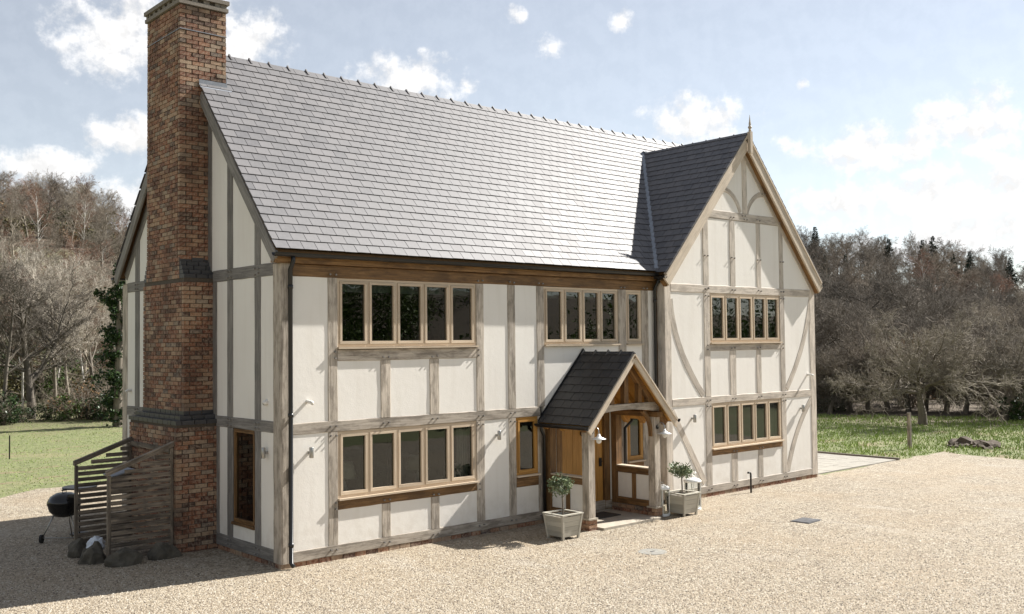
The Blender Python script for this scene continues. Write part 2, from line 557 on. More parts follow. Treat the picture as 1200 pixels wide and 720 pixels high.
def timber(frame, pts, w, d0, d1, wob=.004, seg=.3):
    """a sawn oak member following pts (a,z) in the wall plane; width w, from depth d0 (back) to d1 (face)"""
    P = [Vector((p[0], p[1])) for p in pts]
    if len(P) == 2:
        n = max(2, int((P[1] - P[0]).length / seg) + 1)
        P = [P[0].lerp(P[1], i / n) for i in range(n + 1)]
    mb = MB(); c = min(.009, w * .12); rings = []; us = []; u = 0
    for i, p in enumerate(P):
        t = (P[min(i + 1, len(P) - 1)] - P[max(i - 1, 0)]).normalized()
        nrm = Vector((-t.y, t.x))
        if i: u += (p - P[i - 1]).length
        us.append(u)
        j = lambda: rb.uniform(-wob, wob)
        wl = w / 2 + j(); wr = w / 2 + j(); dd = d1 + j() * .5
        sec = [(-wl + c, dd), (wr - c, dd), (wr, dd - c), (wr, d0), (-wl, d0), (-wl, dd - c)]
        rings.append([frame(p.x + nrm.x * s_, p.y + nrm.y * s_, d_) for s_, d_ in sec])
    m = 6; per = [0, w, w + .012, w + .012 + (d1 - d0), 2 * w + (d1 - d0), 2 * w + 2 * (d1 - d0), 2 * w + 2 * (d1 - d0) + .012]
    vs = [q for r in rings for q in r]; fs = []; uv = []
    fl = HN[frame] < 0
    for i in range(len(P) - 1):
        for k in range(m):
            f = [i * m + k, i * m + (k + 1) % m, (i + 1) * m + (k + 1) % m, (i + 1) * m + k]
            t_ = [(us[i], per[k]), (us[i], per[k + 1]), (us[i + 1], per[k + 1]), (us[i + 1], per[k])]
            fs.append(tuple(f)); uv.append(t_)
    for r in (0, len(P) - 1):
        fs.append(tuple(r * m + k for k in range(m))); uv.append([(per[k] * .2, per[k]) for k in range(m)])
    mb.add(vs, fs, uv)
    return mb


def fixn(o):
    bm = bmesh.new(); bm.from_mesh(o.data); bmesh.ops.recalc_face_normals(bm, faces=bm.faces); bm.to_mesh(o.data); bm.free()
    return o


def tb(parent, name, frame, a0, a1, z0, z1, mat='oak_grey', d0=-.10, d1=0.0, wob=.004):
    if z1 - z0 >= a1 - a0: pts = [((a0 + a1) / 2, z0), ((a0 + a1) / 2, z1)]; w = a1 - a0
    else: pts = [(a0, (z0 + z1) / 2), (a1, (z0 + z1) / 2)]; w = z1 - z0
    return fixn(timber(frame, pts, w, d0, d1, wob).build(name, mat, parent))


def grain_box(mb, x0, x1, y0, y1, z0, z1):
    """box with UVs running along its longest side"""
    L3 = [x1 - x0, y1 - y0, z1 - z0]; ax = L3.index(max(L3))
    b = MB().box(x0, x1, y0, y1, z0, z1)
    o = rb.uniform(0, 9)
    uvs = []
    for f in b.f:
        q = [b.v[i] for i in f]
        oth = [k for k in range(3) if k != ax]
        span = [max(p[k] for p in q) - min(p[k] for p in q) for k in oth]
        k2 = oth[0] if span[0] >= span[1] else oth[1]
        uvs.append([(p[ax] + o, p[k2] + o) for p in q])
    mb.add(b.v, b.f, uvs)
    return mb

# ------------------------------------------------------------------ terrain and ground
HAZ = [(-180, 11), (-120, 12), (-60, 18), (-20, 30), (5, 36), (14, 34), (21, 31), (40, 27), (57, 21.5), (63, 17.5), (69, 13.0), (80, 11), (110, 9), (150, 12), (180, 11)]


def crest(az):
    for (a, h), (b, k) in zip(HAZ, HAZ[1:]):
        if a <= az <= b: return h + (k - h) * (az - a) / (b - a)
    return 12


def sstep(t):
    t = max(0, min(1, t)); return t * t * (3 - 2 * t)


def polar(x, y):
    dx, dy = x - CAMPOS.x, y - CAMPOS.y
    return math.degrees(math.atan2(dx, dy)), math.hypot(dx, dy)


def d_start(az):
    """where the valley side starts to rise"""
    if -20 <= az <= 110: return 50 if az < 45 else 47
    return 25


def terrain(x, y):
    az, d = polar(x, y)
    d0 = d_start(az)
    back = not (-30 <= az <= 120)
    d1 = 110 if back else 265
    t = (d - d0) / (d1 - d0)
    if t <= 0: return 0.0
    h = crest(az) * (.35 * sstep(t) + .65 * min(t, 1.0) * sstep(min(1, t * 2.2)))
    h += (mnoise.noise(Vector((x * .02, y * .02, 3))) * 1.6) * sstep(t * 3)
    return h


def az_pt(az, d):
    a = math.radians(az)
    x = CAMPOS.x + d * math.sin(a); y = CAMPOS.y + d * math.cos(a)
    return x, y, terrain(x, y)


def px_az(px):
    """compass bearing of an image column of the 1200 px wide photograph"""
    t = (px - 600) / 1157.33
    v = F_ + R_ * t
    return math.degrees(math.atan2(v.x, v.y))


def build_ground():
    rad = [0]; r = 3.0
    while r < 900:
        rad.append(r); r *= 1.055 if r > 30 else 1.12
    na = 220
    V = [(CAMPOS.x, CAMPOS.y, 0)]; F3 = []; W = [0.0]
    for r in rad[1:]:
        for k in range(na):
            a = 2 * math.pi * k / na
            x = CAMPOS.x + r * math.sin(a); y = CAMPOS.y + r * math.cos(a)
            z = terrain(x, y)
            if z > .05 or r > 40: pass
            V.append((x, y, z))
            az, d = polar(x, y)
            w = sstep((d - d_start(az) + 5) / 4)
            if 13 < az < 17.3 and 128 < d < 178: w = 0.0      # small clearing on the hillside
            
            if az < 40 and d < 130: w *= .45
            W.append(w)
    F = []
    for k in range(na): F.append((0, 1 + (k + 1) % na, 1 + k))
    for i in range(len(rad) - 2):
        for k in range(na):
            a = 1 + i * na + k; b = 1 + i * na + (k + 1) % na
            F.append((a, b, b + na, a + na))
    mb = MB(); mb.v = V; mb.f = F
    o = mb.build('ground', 'meadow', None, True, 'structure')
    at = o.data.attributes.new('wood', 'FLOAT', 'POINT')
    at.data.foreach_set('value', W)
    return o


build_ground()


def sheet(name, poly, z, mat, jit=.12, step=.5, seed=1):
    rr = random.Random(seed); pts = []
    n = len(poly)
    for i in range(n):
        p = Vector(poly[i]); q = Vector(poly[(i + 1) % n]); k = max(1, int((q - p).length / step))
        k = min(k, 60)
        for j in range(k):
            s = p.lerp(q, j / k)
            pts.append((s.x + rr.uniform(-jit, jit), s.y + rr.uniform(-jit, jit), z))
    bm = bmesh.new()
    f = bm.faces.new([bm.verts.new(p) for p in pts])
    bmesh.ops.triangulate(bm, faces=[f])
    me = bpy.data.meshes.new(name); bm.to_mesh(me); bm.free(); me.materials.append(MATS[mat])
    o = bpy.data.objects.new(name, me); COL.objects.link(o); o['kind'] = 'structure'
    return o


GRAVEL = [(-34, -15.2), (-8, -16.0), (23.6, -15.0), (22.6, -6), (22.0, -2.6), (22.5, .1), (19.7, .05), (15.35, -.12),
          (15.35, 11.5), (3, 12.3), (.8, 12.15), (-.1, 12.2), (-1.2, 11.3), (-4, 9.2), (-9, 6.5), (-18, 2.0), (-34, -4)]
sheet('gravel_drive', GRAVEL, .006, 'gravel')


def in_poly(x, y, P):
    c = False; j = len(P) - 1
    for i in range(len(P)):
        if (P[i][1] > y) != (P[j][1] > y) and x < (P[j][0] - P[i][0]) * (y - P[i][1]) / (P[j][1] - P[i][1]) + P[i][0]: c = not c
        j = i
    return c


def build_pebbles():
    rng = np.random.default_rng(3)
    n = 120000
    u = rng.uniform(-60, 1260, n); w = 548 + 190 * np.sqrt(rng.uniform(0, 1, n)) ** .8
    # spread over the drive in front of the house
    F = np.array(F_); R = np.array(R_); U = np.array(U_); C = np.array(CAMPOS)
    d = F + R * ((u - 600) / 1157.33)[:, None] + U * ((360 - w) / 1157.33)[:, None]
    t = -C[2] / d[:, 2]
    p = C + d * t[:, None]
    ok = (t > 0) & (p[:, 0] < 21.5) & (p[:, 1] < 9.5) & ~((p[:, 0] > -.8) & (p[:, 0] < 15.4) & (p[:, 1] > -.28)) \
        & ~((p[:, 0] > 5.3) & (p[:, 0] < 8.1) & (p[:, 1] > -1.42))
    p = p[ok]; n = len(p)
    r = rng.uniform(.007, .019, n)
    base = np.array([(1, 0, 0), (0, 1, 0), (-1, 0, 0), (0, -1, 0), (0, 0, .75), (0, 0, -.6)], float)
    fc = np.array([(0, 1, 4), (1, 2, 4), (2, 3, 4), (3, 0, 4)])
    base = base[:5]
    V = np.empty((n, 5, 3)); a = rng.uniform(0, 6.28, n)
    st = rng.uniform(.6, 1.4, (n, 5, 3))
    b = base[None] * st
    b[:, :, 2] -= .12
    ca, sa = np.cos(a)[:, None], np.sin(a)[:, None]
    V[:, :, 0] = (b[:, :, 0] * ca - b[:, :, 1] * sa) * r[:, None] + p[:, None, 0]
    V[:, :, 1] = (b[:, :, 0] * sa + b[:, :, 1] * ca) * r[:, None] + p[:, None, 1]
    V[:, :, 2] = b[:, :, 2] * r[:, None] + .007
    Fi = (fc[None] + (np.arange(n) * 5)[:, None, None]).reshape(-1, 3)
    me = polymesh('gravel_stones', V.reshape(-1, 3), Fi, 'pebble', 3)
    o = bpy.data.objects.new('gravel_stones', me); COL.objects.link(o); o['kind'] = 'stuff'
    tag(o, 'loose pale gravel stones spread over the drive', 'gravel')


build_pebbles()


# patio of flagstones beside the house
def build_patio():
    root = MB().box(15.36, 19.6, .02, 9.0, -.05, .008).build('patio', 'mortar', None, False, 'structure')
    rr = random.Random(9); y = .03
    k = 0
    while y < 8.9:
        h = rr.choice([.45, .6, .75]); x = 15.38
        while x < 19.55:
            w = min(rr.choice([.45, .6, .75, .9]), 19.58 - x)
            if w < .12: break
            m = MB().box(x + .006, x + w - .006, y + .006, min(y + h, 8.98) - .006, -.03, .022 + rr.uniform(0, .006))
            m.build('flagstone', 'flagstone', root)
            x += w
        y += h
    e = MB().box(19.62, 19.72, .0, 9.0, -.05, .07)
    tag(e.build('timber_edging', 'fence_wood'), 'low timber edging board along the patio beside the grass', 'edging')


build_patio()

# ------------------------------------------------------------------ the house
house = thing('timber_framed_house', 'oak framed house with cream panels, slate roof and tall brick chimney', 'house')
MSL = 1.136                                   # main roof slope
def mz(y): return 5.0 + MSL * (y + .11)       # top of main roof, front side
MR_Y, MR_Z = 3.375, 5.0 + MSL * (3.375 + .11)
GX, GZ, GSL = 12.01, 8.38, 1.107
def gz(x): return GZ - GSL * abs(x - GX)
XL, XR, YB = -.158, 15.12, 6.86

pegs = MB()


def peg(frame, a, z, ln=.032):
    c = frame(a, z, -.01); e = frame(a, z, ln)
    pegs.tube([c, e], .0155, 6)


def peg_pair(frame, a, z, s=.055, vert=False):
    for k in (-1, 1):
        if vert: peg(frame, a, z + k * s)
        else: peg(frame, a + k * s, z + rb.uniform(-.012, .012))


# ---- plaster panels
def panel(frame, a0, a1, z0, z1, d=-.013):
    e = .015
    q = [frame(a0 - e, z0 - e, d), frame(a1 + e, z0 - e, d), frame(a1 + e, z1 + e, d), frame(a0 - e, z1 + e, d)]
    n = frame(0, 0, 1) - frame(0, 0, 0)
    m = MB().prism(q, -n * .09)
    return fixn(m.build('panel', 'plaster', house))


def panel_poly(frame, pts, d=-.013):
    q = [frame(a, z, d) for a, z in pts]
    n = frame(0, 0, 1) - frame(0, 0, 0)
    return fixn(MB().prism(q, -n * .09).build('panel', 'plaster', house))


# ---- windows
def window(frame, a0, a1, z0, z1, n, sill=True, blind=False, mat='oak_window', fw=.045, cw=.042, curtains=''):
    """frame as a part of the house; casements, panes, sill as its sub-parts"""
    m = MB()
    def bx(mb, p0, p1, q0, q1, e0, e1):
        A = frame(p0, q0, e0); B = frame(p1, q1, e1)
        grain_box(mb, min(A.x, B.x), max(A.x, B.x), min(A.y, B.y), max(A.y, B.y), min(A.z, B.z), max(A.z, B.z))
    db, df = -.13, -.018
    bx(m, a0, a1, z1 - fw, z1, db, df); bx(m, a0, a1, z0, z0 + fw, db, df)
    bx(m, a0, a0 + fw, z0 + fw, z1 - fw, db, df); bx(m, a1 - fw, a1, z0 + fw, z1 - fw, db, df)
    W = (a1 - a0 - fw) / n
    for k in range(1, n):
        c = a0 + fw / 2 + W * k
        bx(m, c - fw / 2, c + fw / 2, z0 + fw, z1 - fw, db, df)
    wo = m.build('window', mat, house)
    for k in range(n):
        l = a0 + fw / 2 + W * k + fw / 2 + .003; r = a0 + fw / 2 + W * (k + 1) - fw / 2 - .003
        b, t = z0 + fw + .003, z1 - fw - .003
        c = MB(); e0, e1 = -.09, -.006
        bx(c, l, r, b, b + cw * 1.2, e0, e1); bx(c, l, r, t - cw, t, e0, e1)
        bx(c, l, l + cw, b + cw * 1.2, t - cw, e0, e1 - .001); bx(c, r - cw, r, b + cw * 1.2, t - cw, e0, e1 - .001)
        c.build('casement', mat, wo)
        g = MB(); A = frame(l + cw - .004, b + cw, -.046); B = frame(r - cw + .004, t - cw + .004, -.042)
        g.box(min(A.x, B.x), max(A.x, B.x), min(A.y, B.y), max(A.y, B.y), min(A.z, B.z), max(A.z, B.z))
        # only the outer face reflects: a single sheet keeps the reflections clean
        p = MB(); q = [frame(l + cw - .004, b + cw, -.044), frame(r - cw + .004, b + cw, -.044), frame(r - cw + .004, t - cw + .004, -.044), frame(l + cw - .004, t - cw + .004, -.044)]
        p.add(q, [(0, 1, 2, 3) if HN[frame] > 0 else (3, 2, 1, 0)]); p.build('pane', 'window_glass', wo)
        if blind:
            h = MB(); A = frame(l + .01, t - .17, -.16); B = frame(r - .01, t, -.15)
            h.box(min(A.x, B.x), max(A.x, B.x), min(A.y, B.y), max(A.y, B.y), min(A.z, B.z), max(A.z, B.z))
            h.build('blind', 'blind_cloth', wo)
    for side in curtains:
        A0, A1 = (a0 + .03, a0 + .30) if side == 'l' else (a1 - .30, a1 - .03)
        pts = []; nn = 24
        for k in range(nn + 1):
            t = k / nn; pts.append((A0 + (A1 - A0) * t, -.22 + .022 * math.sin(t * 30)))
        cu = MB(); vs = [frame(a, z0 + .03, d) for a, d in pts] + [frame(a, z1 - .02, d) for a, d in pts]
        cu.add(vs, [(k, k + 1, nn + 2 + k, nn + 1 + k) for k in range(nn)]); cu.build('curtain', 'curtain_cloth', wo, True)
    if sill:
        s = MB(); bx(s, a0 - .01, a1 + .02, z0 - .032, z0 - .002, -.10, .052)
        s.build('sill', 'oak_window', wo)
    return wo


def tbs(name, frame, a0, a1, z0, z1, **k): return tb(house, name, frame, a0, a1, z0, z1, **k)


def build_front():
    f = FR
    SB, ST, MB_, MT, PL = .08, .25, 2.08, 2.26, 4.60
    tbs('sill_beam', f, .205, 9.03, SB, ST)
    tbs('mid_rail', f, .205, 5.56, MB_, MT); tbs('mid_rail', f, 7.9, 9.03, MB_, MT)
    tbs('wall_plate', f, .205, 9.03, PL, 4.80, mat='oak_brown')
    grain = MB(); grain_box(grain, -.12, 9.0, -.06, .10, 4.805, 4.90)
    grain.build('eaves_fascia', 'oak_brown', house)
    # posts, upper storey
    for a0, a1 in ((.853, 1.033), (3.978, 4.162), (4.751, 4.941), (5.501, 5.697), (7.847, 8.087), (8.579, 8.802)):
        tbs('post', f, a0, a1, MT, PL - .002)
        peg_pair(f, (a0 + a1) / 2, PL + .05)
        if a1 < 5.6 or a0 > 8: peg_pair(f, (a0 + a1) / 2, (MB_ + MT) / 2)
    for a0, a1 in ((.853, 1.033), (3.962, 4.155), (4.751, 4.936), (5.501, 5.697), (8.579, 8.802)):
        tbs('post', f, a0, a1, ST, MB_)
        peg_pair(f, (a0 + a1) / 2, .17)
        peg_pair(f, (a0 + a1) / 2, MB_ - .06)
    tbs('post', f, 7.80, 8.07, ST, MB_)
    # under windows
    tbs('window_beam', f, 1.035, 3.976, 3.232, 3.422); tbs('window_beam', f, 1.035, 3.96, .81, .955, mat='oak_brown')
    tbs('window_beam', f, 4.938, 5.499, .762, .945, mat='oak_brown'); tbs('window_beam', f, 8.072, 8.577, .762, .945, mat='oak_brown')
    for a0, a1 in ((1.875, 2.075), (2.908, 3.116)):
        tbs('stud', f, a0, a1, MT, 3.23); peg_pair(f, (a0 + a1) / 2, 3.28); peg_pair(f, (a0 + a1) / 2, 2.17)
        tbs('stud', f, a0 + .01, a1 - .012, ST, .808); peg_pair(f, (a0 + a1) / 2, .86); peg_pair(f, (a0 + a1) / 2, .16)
    for z in (3.33, .88): peg_pair(f, .98, z, .05, True); peg_pair(f, 4.02, z, .05, True)
    window(f, 1.036, 3.975, 3.462, 4.597, 5, blind=True)
    window(f, 1.036, 3.958, .992, 2.077, 5, curtains='r')
    window(f, 5.70, 7.845, 3.462, 4.597, 4, blind=True, curtains='l'); window(f, 8.09, 8.577, 3.462, 4.597, 1)
    window(f, 4.94, 5.498, .985, 2.077, 1, mat='oak_door'); window(f, 8.072, 8.577, .985, 2.077, 1, mat='oak_door')
    P = panel
    for a0, a1 in ((.2, .853), (4.162, 4.751), (4.941, 5.501), (8.802, 9.04)): P(f, a0, a1, MT, PL)
    for a0, a1 in ((.2, .853), (4.155, 4.751), (8.802, 9.04)): P(f, a0, a1, ST, MB_)
    for a0, a1 in ((1.033, 1.875), (2.075, 2.908), (3.116, 3.978)): P(f, a0, a1, MT, 3.232); P(f, a0, a1, ST, .81)
    P(f, 5.697, 7.847, 2.12, 3.43); P(f, 8.087, 8.579, MT, 3.43)
    P(f, 4.936, 5.501, ST, .762); P(f, 8.07, 8.579, ST, .762)
    P(f, 5.697, 6.0, ST, 2.12); P(f, 7.52, 7.80, ST, 2.12)


def cpost(x0, x1, y0, y1, z0, z1, mat='oak_grey'):
    fr = lambda a, z, d: Vector((a, y0 - d, z))
    HN[fr] = 1
    return fixn(timber(fr, [((x0 + x1) / 2, z0), ((x0 + x1) / 2, z1)], x1 - x0, -(y1 - y0), 0).build('corner_post', mat, house))


def curve_pts(p0, c, p1, n=9):
    p0, c, p1 = Vector(p0), Vector(c), Vector(p1)
    return [tuple(p0.lerp(c, t / n).lerp(c.lerp(p1, t / n), t / n)) for t in range(n + 1)]


def build_gable():
    f = GB
    def tbs(name, frame, a0, a1, z0, z1, mat='oak_pale', **k): return tb(house, name, frame, a0, a1, z0, z1, mat=mat, **k)
    SB, ST, MB_, MT, UB, UT = .088, .255, 2.077, 2.244, 4.58, 4.764
    cpost(9.043, 9.256, GY, GY + .21, .088, 4.764, 'oak_pale'); cpost(14.746, 14.985, GY, GY + .21, .088, 4.764, 'oak_pale')
    tbs('sill_beam', f, 9.26, 14.742, SB, ST); tbs('mid_rail', f, 9.26, 14.742, MB_, MT); tbs('upper_rail', f, 9.26, 14.742, UB, UT)
    for a0, a1 in ((10.417, 10.633), (13.42, 13.62)):
        tbs('post', f, a0, a1, ST, MB_); tbs('post', f, a0, a1, MT, UB)
        c = (a0 + a1) / 2
        for z in (.17, 2.02, 2.16, 4.52, 4.67): peg_pair(f, c, z)
        peg_pair(f, c, 3.35, .05, True)
    for a0, a1 in ((11.36, 11.595), (12.41, 12.605)):
        tbs('stud', f, a0, a1, MT, 3.27); tbs('stud', f, a0, a1, ST, .898)
        for z in (3.32, 2.16, .95, .17): peg_pair(f, (a0 + a1) / 2, z)
    tbs('window_beam', f, 10.636, 13.418, 3.272, 3.425); tbs('window_beam', f, 10.636, 13.418, .90, 1.03, mat='oak_brown')
    window(f, 10.636, 13.417, 3.46, 4.578, 5, curtains='lr'); window(f, 10.636, 13.417, 1.067, 2.074, 5, curtains='lr')
    # triangle
    for a0, a1 in ((10.417, 10.62), (11.43, 11.635), (12.49, 12.66), (13.44, 13.61)):
        top = min(6.30, gz((a0 + a1) / 2) - .32)
        tbs('stud', f, a0, a1, UT, top); peg_pair(f, (a0 + a1) / 2, UT - .08); peg_pair(f, (a0 + a1) / 2, min(top + .08, 6.39))
        if top > 5.5: peg_pair(f, (a0 + a1) / 2, 5.42)
    hx = (GZ - 6.4) / GSL
    tbs('collar', f, GX - hx + .30, GX + hx - .30, 6.305, 6.50)
    tbs('king_post', f, 11.965, 12.15, 6.50, 7.88); peg_pair(f, GX - .02, 6.44); peg_pair(f, GX + .05, 6.36)
    for sgn in (-1, 1):
        pts = curve_pts((GX + sgn * .82, 7.02), (GX + sgn * .36, 7.02), (GX + sgn * .13, 6.52))
        fixn(timber(f, pts, .12, -.10, -.002).build('brace', 'oak_pale', house)); peg_pair(f, GX + sgn * .8, 7.04)
    # principal rafters lying on the wall under the bargeboards
    for sgn in (-1, 1):
        x0 = GX + sgn * 2.93
        o = .27
        fixn(timber(f, [(x0, gz(x0) - o * 1.49 + .03), (GX + sgn * .06, gz(GX + sgn * .06) - o * 1.49 + .03)], .19, -.10, .006).build('rafter', 'oak_pale', house))
    # curved braces
    br = [((9.24, 4.42), (9.35, 3.3), (10.36, 2.28)), ((14.80, 4.50), (14.55, 3.3), (13.66, 2.30)),
          ((9.24, 1.98), (9.72, 1.30), (10.36, .33)), ((14.76, 2.00), (13.95, 1.25), (13.66, .30))]
    for p0, c, p1 in br:
        fixn(timber(f, curve_pts(p0, c, p1), .17, -.10, -.004).build('brace', 'oak_pale', house))
    P = panel
    for z0, z1 in ((ST, MB_), (MT, UB)):
        P(f, 9.256, 10.417, z0, z1); P(f, 13.62, 14.746, z0, z1)
    for a0, a1 in ((10.633, 11.36), (11.595, 12.41), (12.605, 13.42)): P(f, a0, a1, MT, 3.272); P(f, a0, a1, ST, .90)
    cols = [9.06, 10.5, 11.53, 12.58, 13.52, 14.96]
    for a, b in zip(cols, cols[1:]):
        zt = lambda x: gz(x) - .25
        if a < 10: pts = [(a, UT - .01), (b, UT - .01), (b, zt(b)), (a, max(UT, zt(a)))]
        elif b > 14: pts = [(a, UT - .01), (b, UT - .01), (b, max(UT, zt(b))), (a, zt(a))]
        else:
            pts = [(a, UT - .01), (b, UT - .01), (b, min(6.31, zt(b))), (a, min(6.31, zt(a)))]
        panel_poly(f, pts)
    hw = (GZ - .25 - 6.30) / GSL
    panel_poly(f, [(GX - hw, 6.30), (GX, 6.30), (GX, GZ - .25)]); panel_poly(f, [(GX, 6.30), (GX + hw, 6.30), (GX, GZ - .25)])
    # returns of the wing to the main front
    grain = MB(); grain_box(grain, 9.05, 9.14, GY + .212, .12, .10, 4.95)
    grain.build('return_wall', 'oak_brown', house)


def build_side():
    f = SD
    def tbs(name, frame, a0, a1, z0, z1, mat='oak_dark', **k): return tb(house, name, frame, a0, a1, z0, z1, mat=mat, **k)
    SB, ST, MB_, MT, UB, UT = .078, .278, 2.112, 2.297, 4.62, 4.823
    for y0, y1 in ((.252, 2.45), (4.4, 6.49)):
        tbs('sill_beam', f, y0, y1, SB, ST); tbs('mid_rail', f, y0, y1, MB_, MT); tbs('upper_rail', f, y0, y1, UB, UT)
    def top(y): return (mz(y) if y < MR_Y else mz(2 * MR_Y - y)) - .30
    for a0, a1 in ((.68, .887), (1.678, 1.889), (5.849, 6.077)):
        tbs('stud', f, a0, a1, ST, MB_); tbs('stud', f, a0, a1, MT, UB); tbs('stud', f, a0, a1, UT, top((a0 + a1) / 2) - .02)
        for z in (UB + .1, MB_ + .09, .18):
            peg_pair(f, (a0 + a1) / 2, z - .045); peg_pair(f, (a0 + a1) / 2, z + .045)
    tbs('stud', f, 2.19, 2.33, ST, MB_); tbs('stud', f, 2.296, 2.495, MT, UB); tbs('stud', f, 2.495, 2.687, UT, top(2.6) - .02)
    tbs('stud', f, 4.25, 4.45, UT, top(4.35) - .02)
    P = panel
    for z0, z1 in ((ST, MB_), (MT, UB)):
        for a0, a1 in ((.249, .68), (.887, 1.678), (1.889, 2.5), (4.2, 5.849), (6.077, 6.5)):
            if z0 == ST and abs(a0 - .887) < .01: P(f, a0, a1, ST, .515)
            else: P(f, a0, a1, z0, z1)
    # gable triangle
    ys = [.12, .78, 1.78, 2.70]
    for a, b in zip(ys, ys[1:]):
        panel_poly(f, [(a, UT - .01), (b, UT - .01), (b, top(b) + .06), (a, max(UT, top(a) + .06))])
        a2, b2 = 2 * MR_Y - a, 2 * MR_Y - b
        panel_poly(f, [(a2, UT - .01), (a2, max(UT, top(a2) + .06)), (b2, top(b2) + .06), (b2, UT - .01)])
    panel_poly(f, [(2.7, UT), (4.05, UT), (4.05, top(4.05)), (MR_Y, top(MR_Y)), (2.7, top(2.7))])
    window(f, .892, 1.673, .55, 2.108, 1, sill=False, mat='oak_brown', fw=.025, cw=.03)
    tbs('window_beam', f, .89, 1.675, .505, .548, mat='oak_brown', d0=-.08, d1=.03)
    for sg in (0, 1):
        fn = (lambda y: y) if sg == 0 else (lambda y: 2 * MR_Y - y)
        y0, y1 = .16, 2.75
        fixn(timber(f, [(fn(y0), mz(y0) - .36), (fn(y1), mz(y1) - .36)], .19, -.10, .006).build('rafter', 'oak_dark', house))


build_front(); build_gable(); build_side()
cpost(0, .20, 0, .249, .08, 4.80); cpost(0.0, .2, 6.5, 6.75, .08, 4.80)
pegs.build('oak_pegs', 'oak_dark', house, False, 'stuff')

# walls that face away from the drive
bw = MB()
bw.box(.2, 14.98, 6.62, 6.74, .08, 4.8); bw.box(14.86, 14.98, -.03, 6.62, .08, 4.8)
bw.build('back_wall', 'plaster', house)
gp = MB().prism([(14.9, .1, 4.79), (14.9, MR_Y, MR_Z - .2), (14.9, 6.65, 4.79)], (.07, 0, 0))
gp.build('back_gable', 'plaster', house)
# rooms
MB().box(.14, 14.84, .14, 6.6, .02, .06).build('ground_floor', 'interior_floor', house)
MB().box(.14, 14.84, .14, 6.6, 2.12, 2.22).build('upper_floor', 'interior', house)
MB().box(.14, 14.84, .14, 6.6, 4.66, 4.72).build('ceiling', 'interior', house)
MB().box(9.3, 14.7, -.13, .10, 2.12, 2.22).build('upper_floor', 'interior', house)
for x in (4.45, 9.15):
    MB().box(x, x + .1, .14, 6.6, .06, 4.66).build('partition', 'interior', house)
MB().box(.14, 14.84, 3.6, 3.7, .061, 4.659).build('partition', 'interior', house)

# brick plinth
pl = MB(); x = 0.0
while x < 9.0:
    pl.box(x + .005, min(x + .217, 9.02), .012 + rb.uniform(-.004, .004), .1, -.03, .077); x += .225
x = 9.06
while x < 14.95:
    pl.box(x + .005, min(x + .217, 14.97), GY + .012 + rb.uniform(-.004, .004), GY + .1, -.03, .085); x += .225
y = .01
while y < 6.7:
    pl.box(.012 + rb.uniform(-.004, .004), .1, y + .005, y + .217, -.03, .075); y += .225
pl.build('plinth', 'brick_clay', house, False, 'stuff')
MB().box(.03, 9.0, .03, .14, -.05, .07).build('plinth_core', 'mortar', house)


# ------------------------------------------------------------------ roofs
def clip_poly(P, fn):
    """keep the part of 2D polygon P where fn(p) >= 0 (fn linear)"""
    out = []
    for i in range(len(P)):
        a, b = P[i], P[(i + 1) % len(P)]; fa, fb = fn(a), fn(b)
        if fa >= 0: out.append(a)
        if (fa >= 0) != (fb >= 0):
            t = fa / (fa - fb); out.append((a[0] + (b[0] - a[0]) * t, a[1] + (b[1] - a[1]) * t))
    return out


def area2(P):
    return abs(sum(P[i][0] * P[(i + 1) % len(P)][1] - P[(i + 1) % len(P)][0] * P[i][1] for i in range(len(P)))) / 2


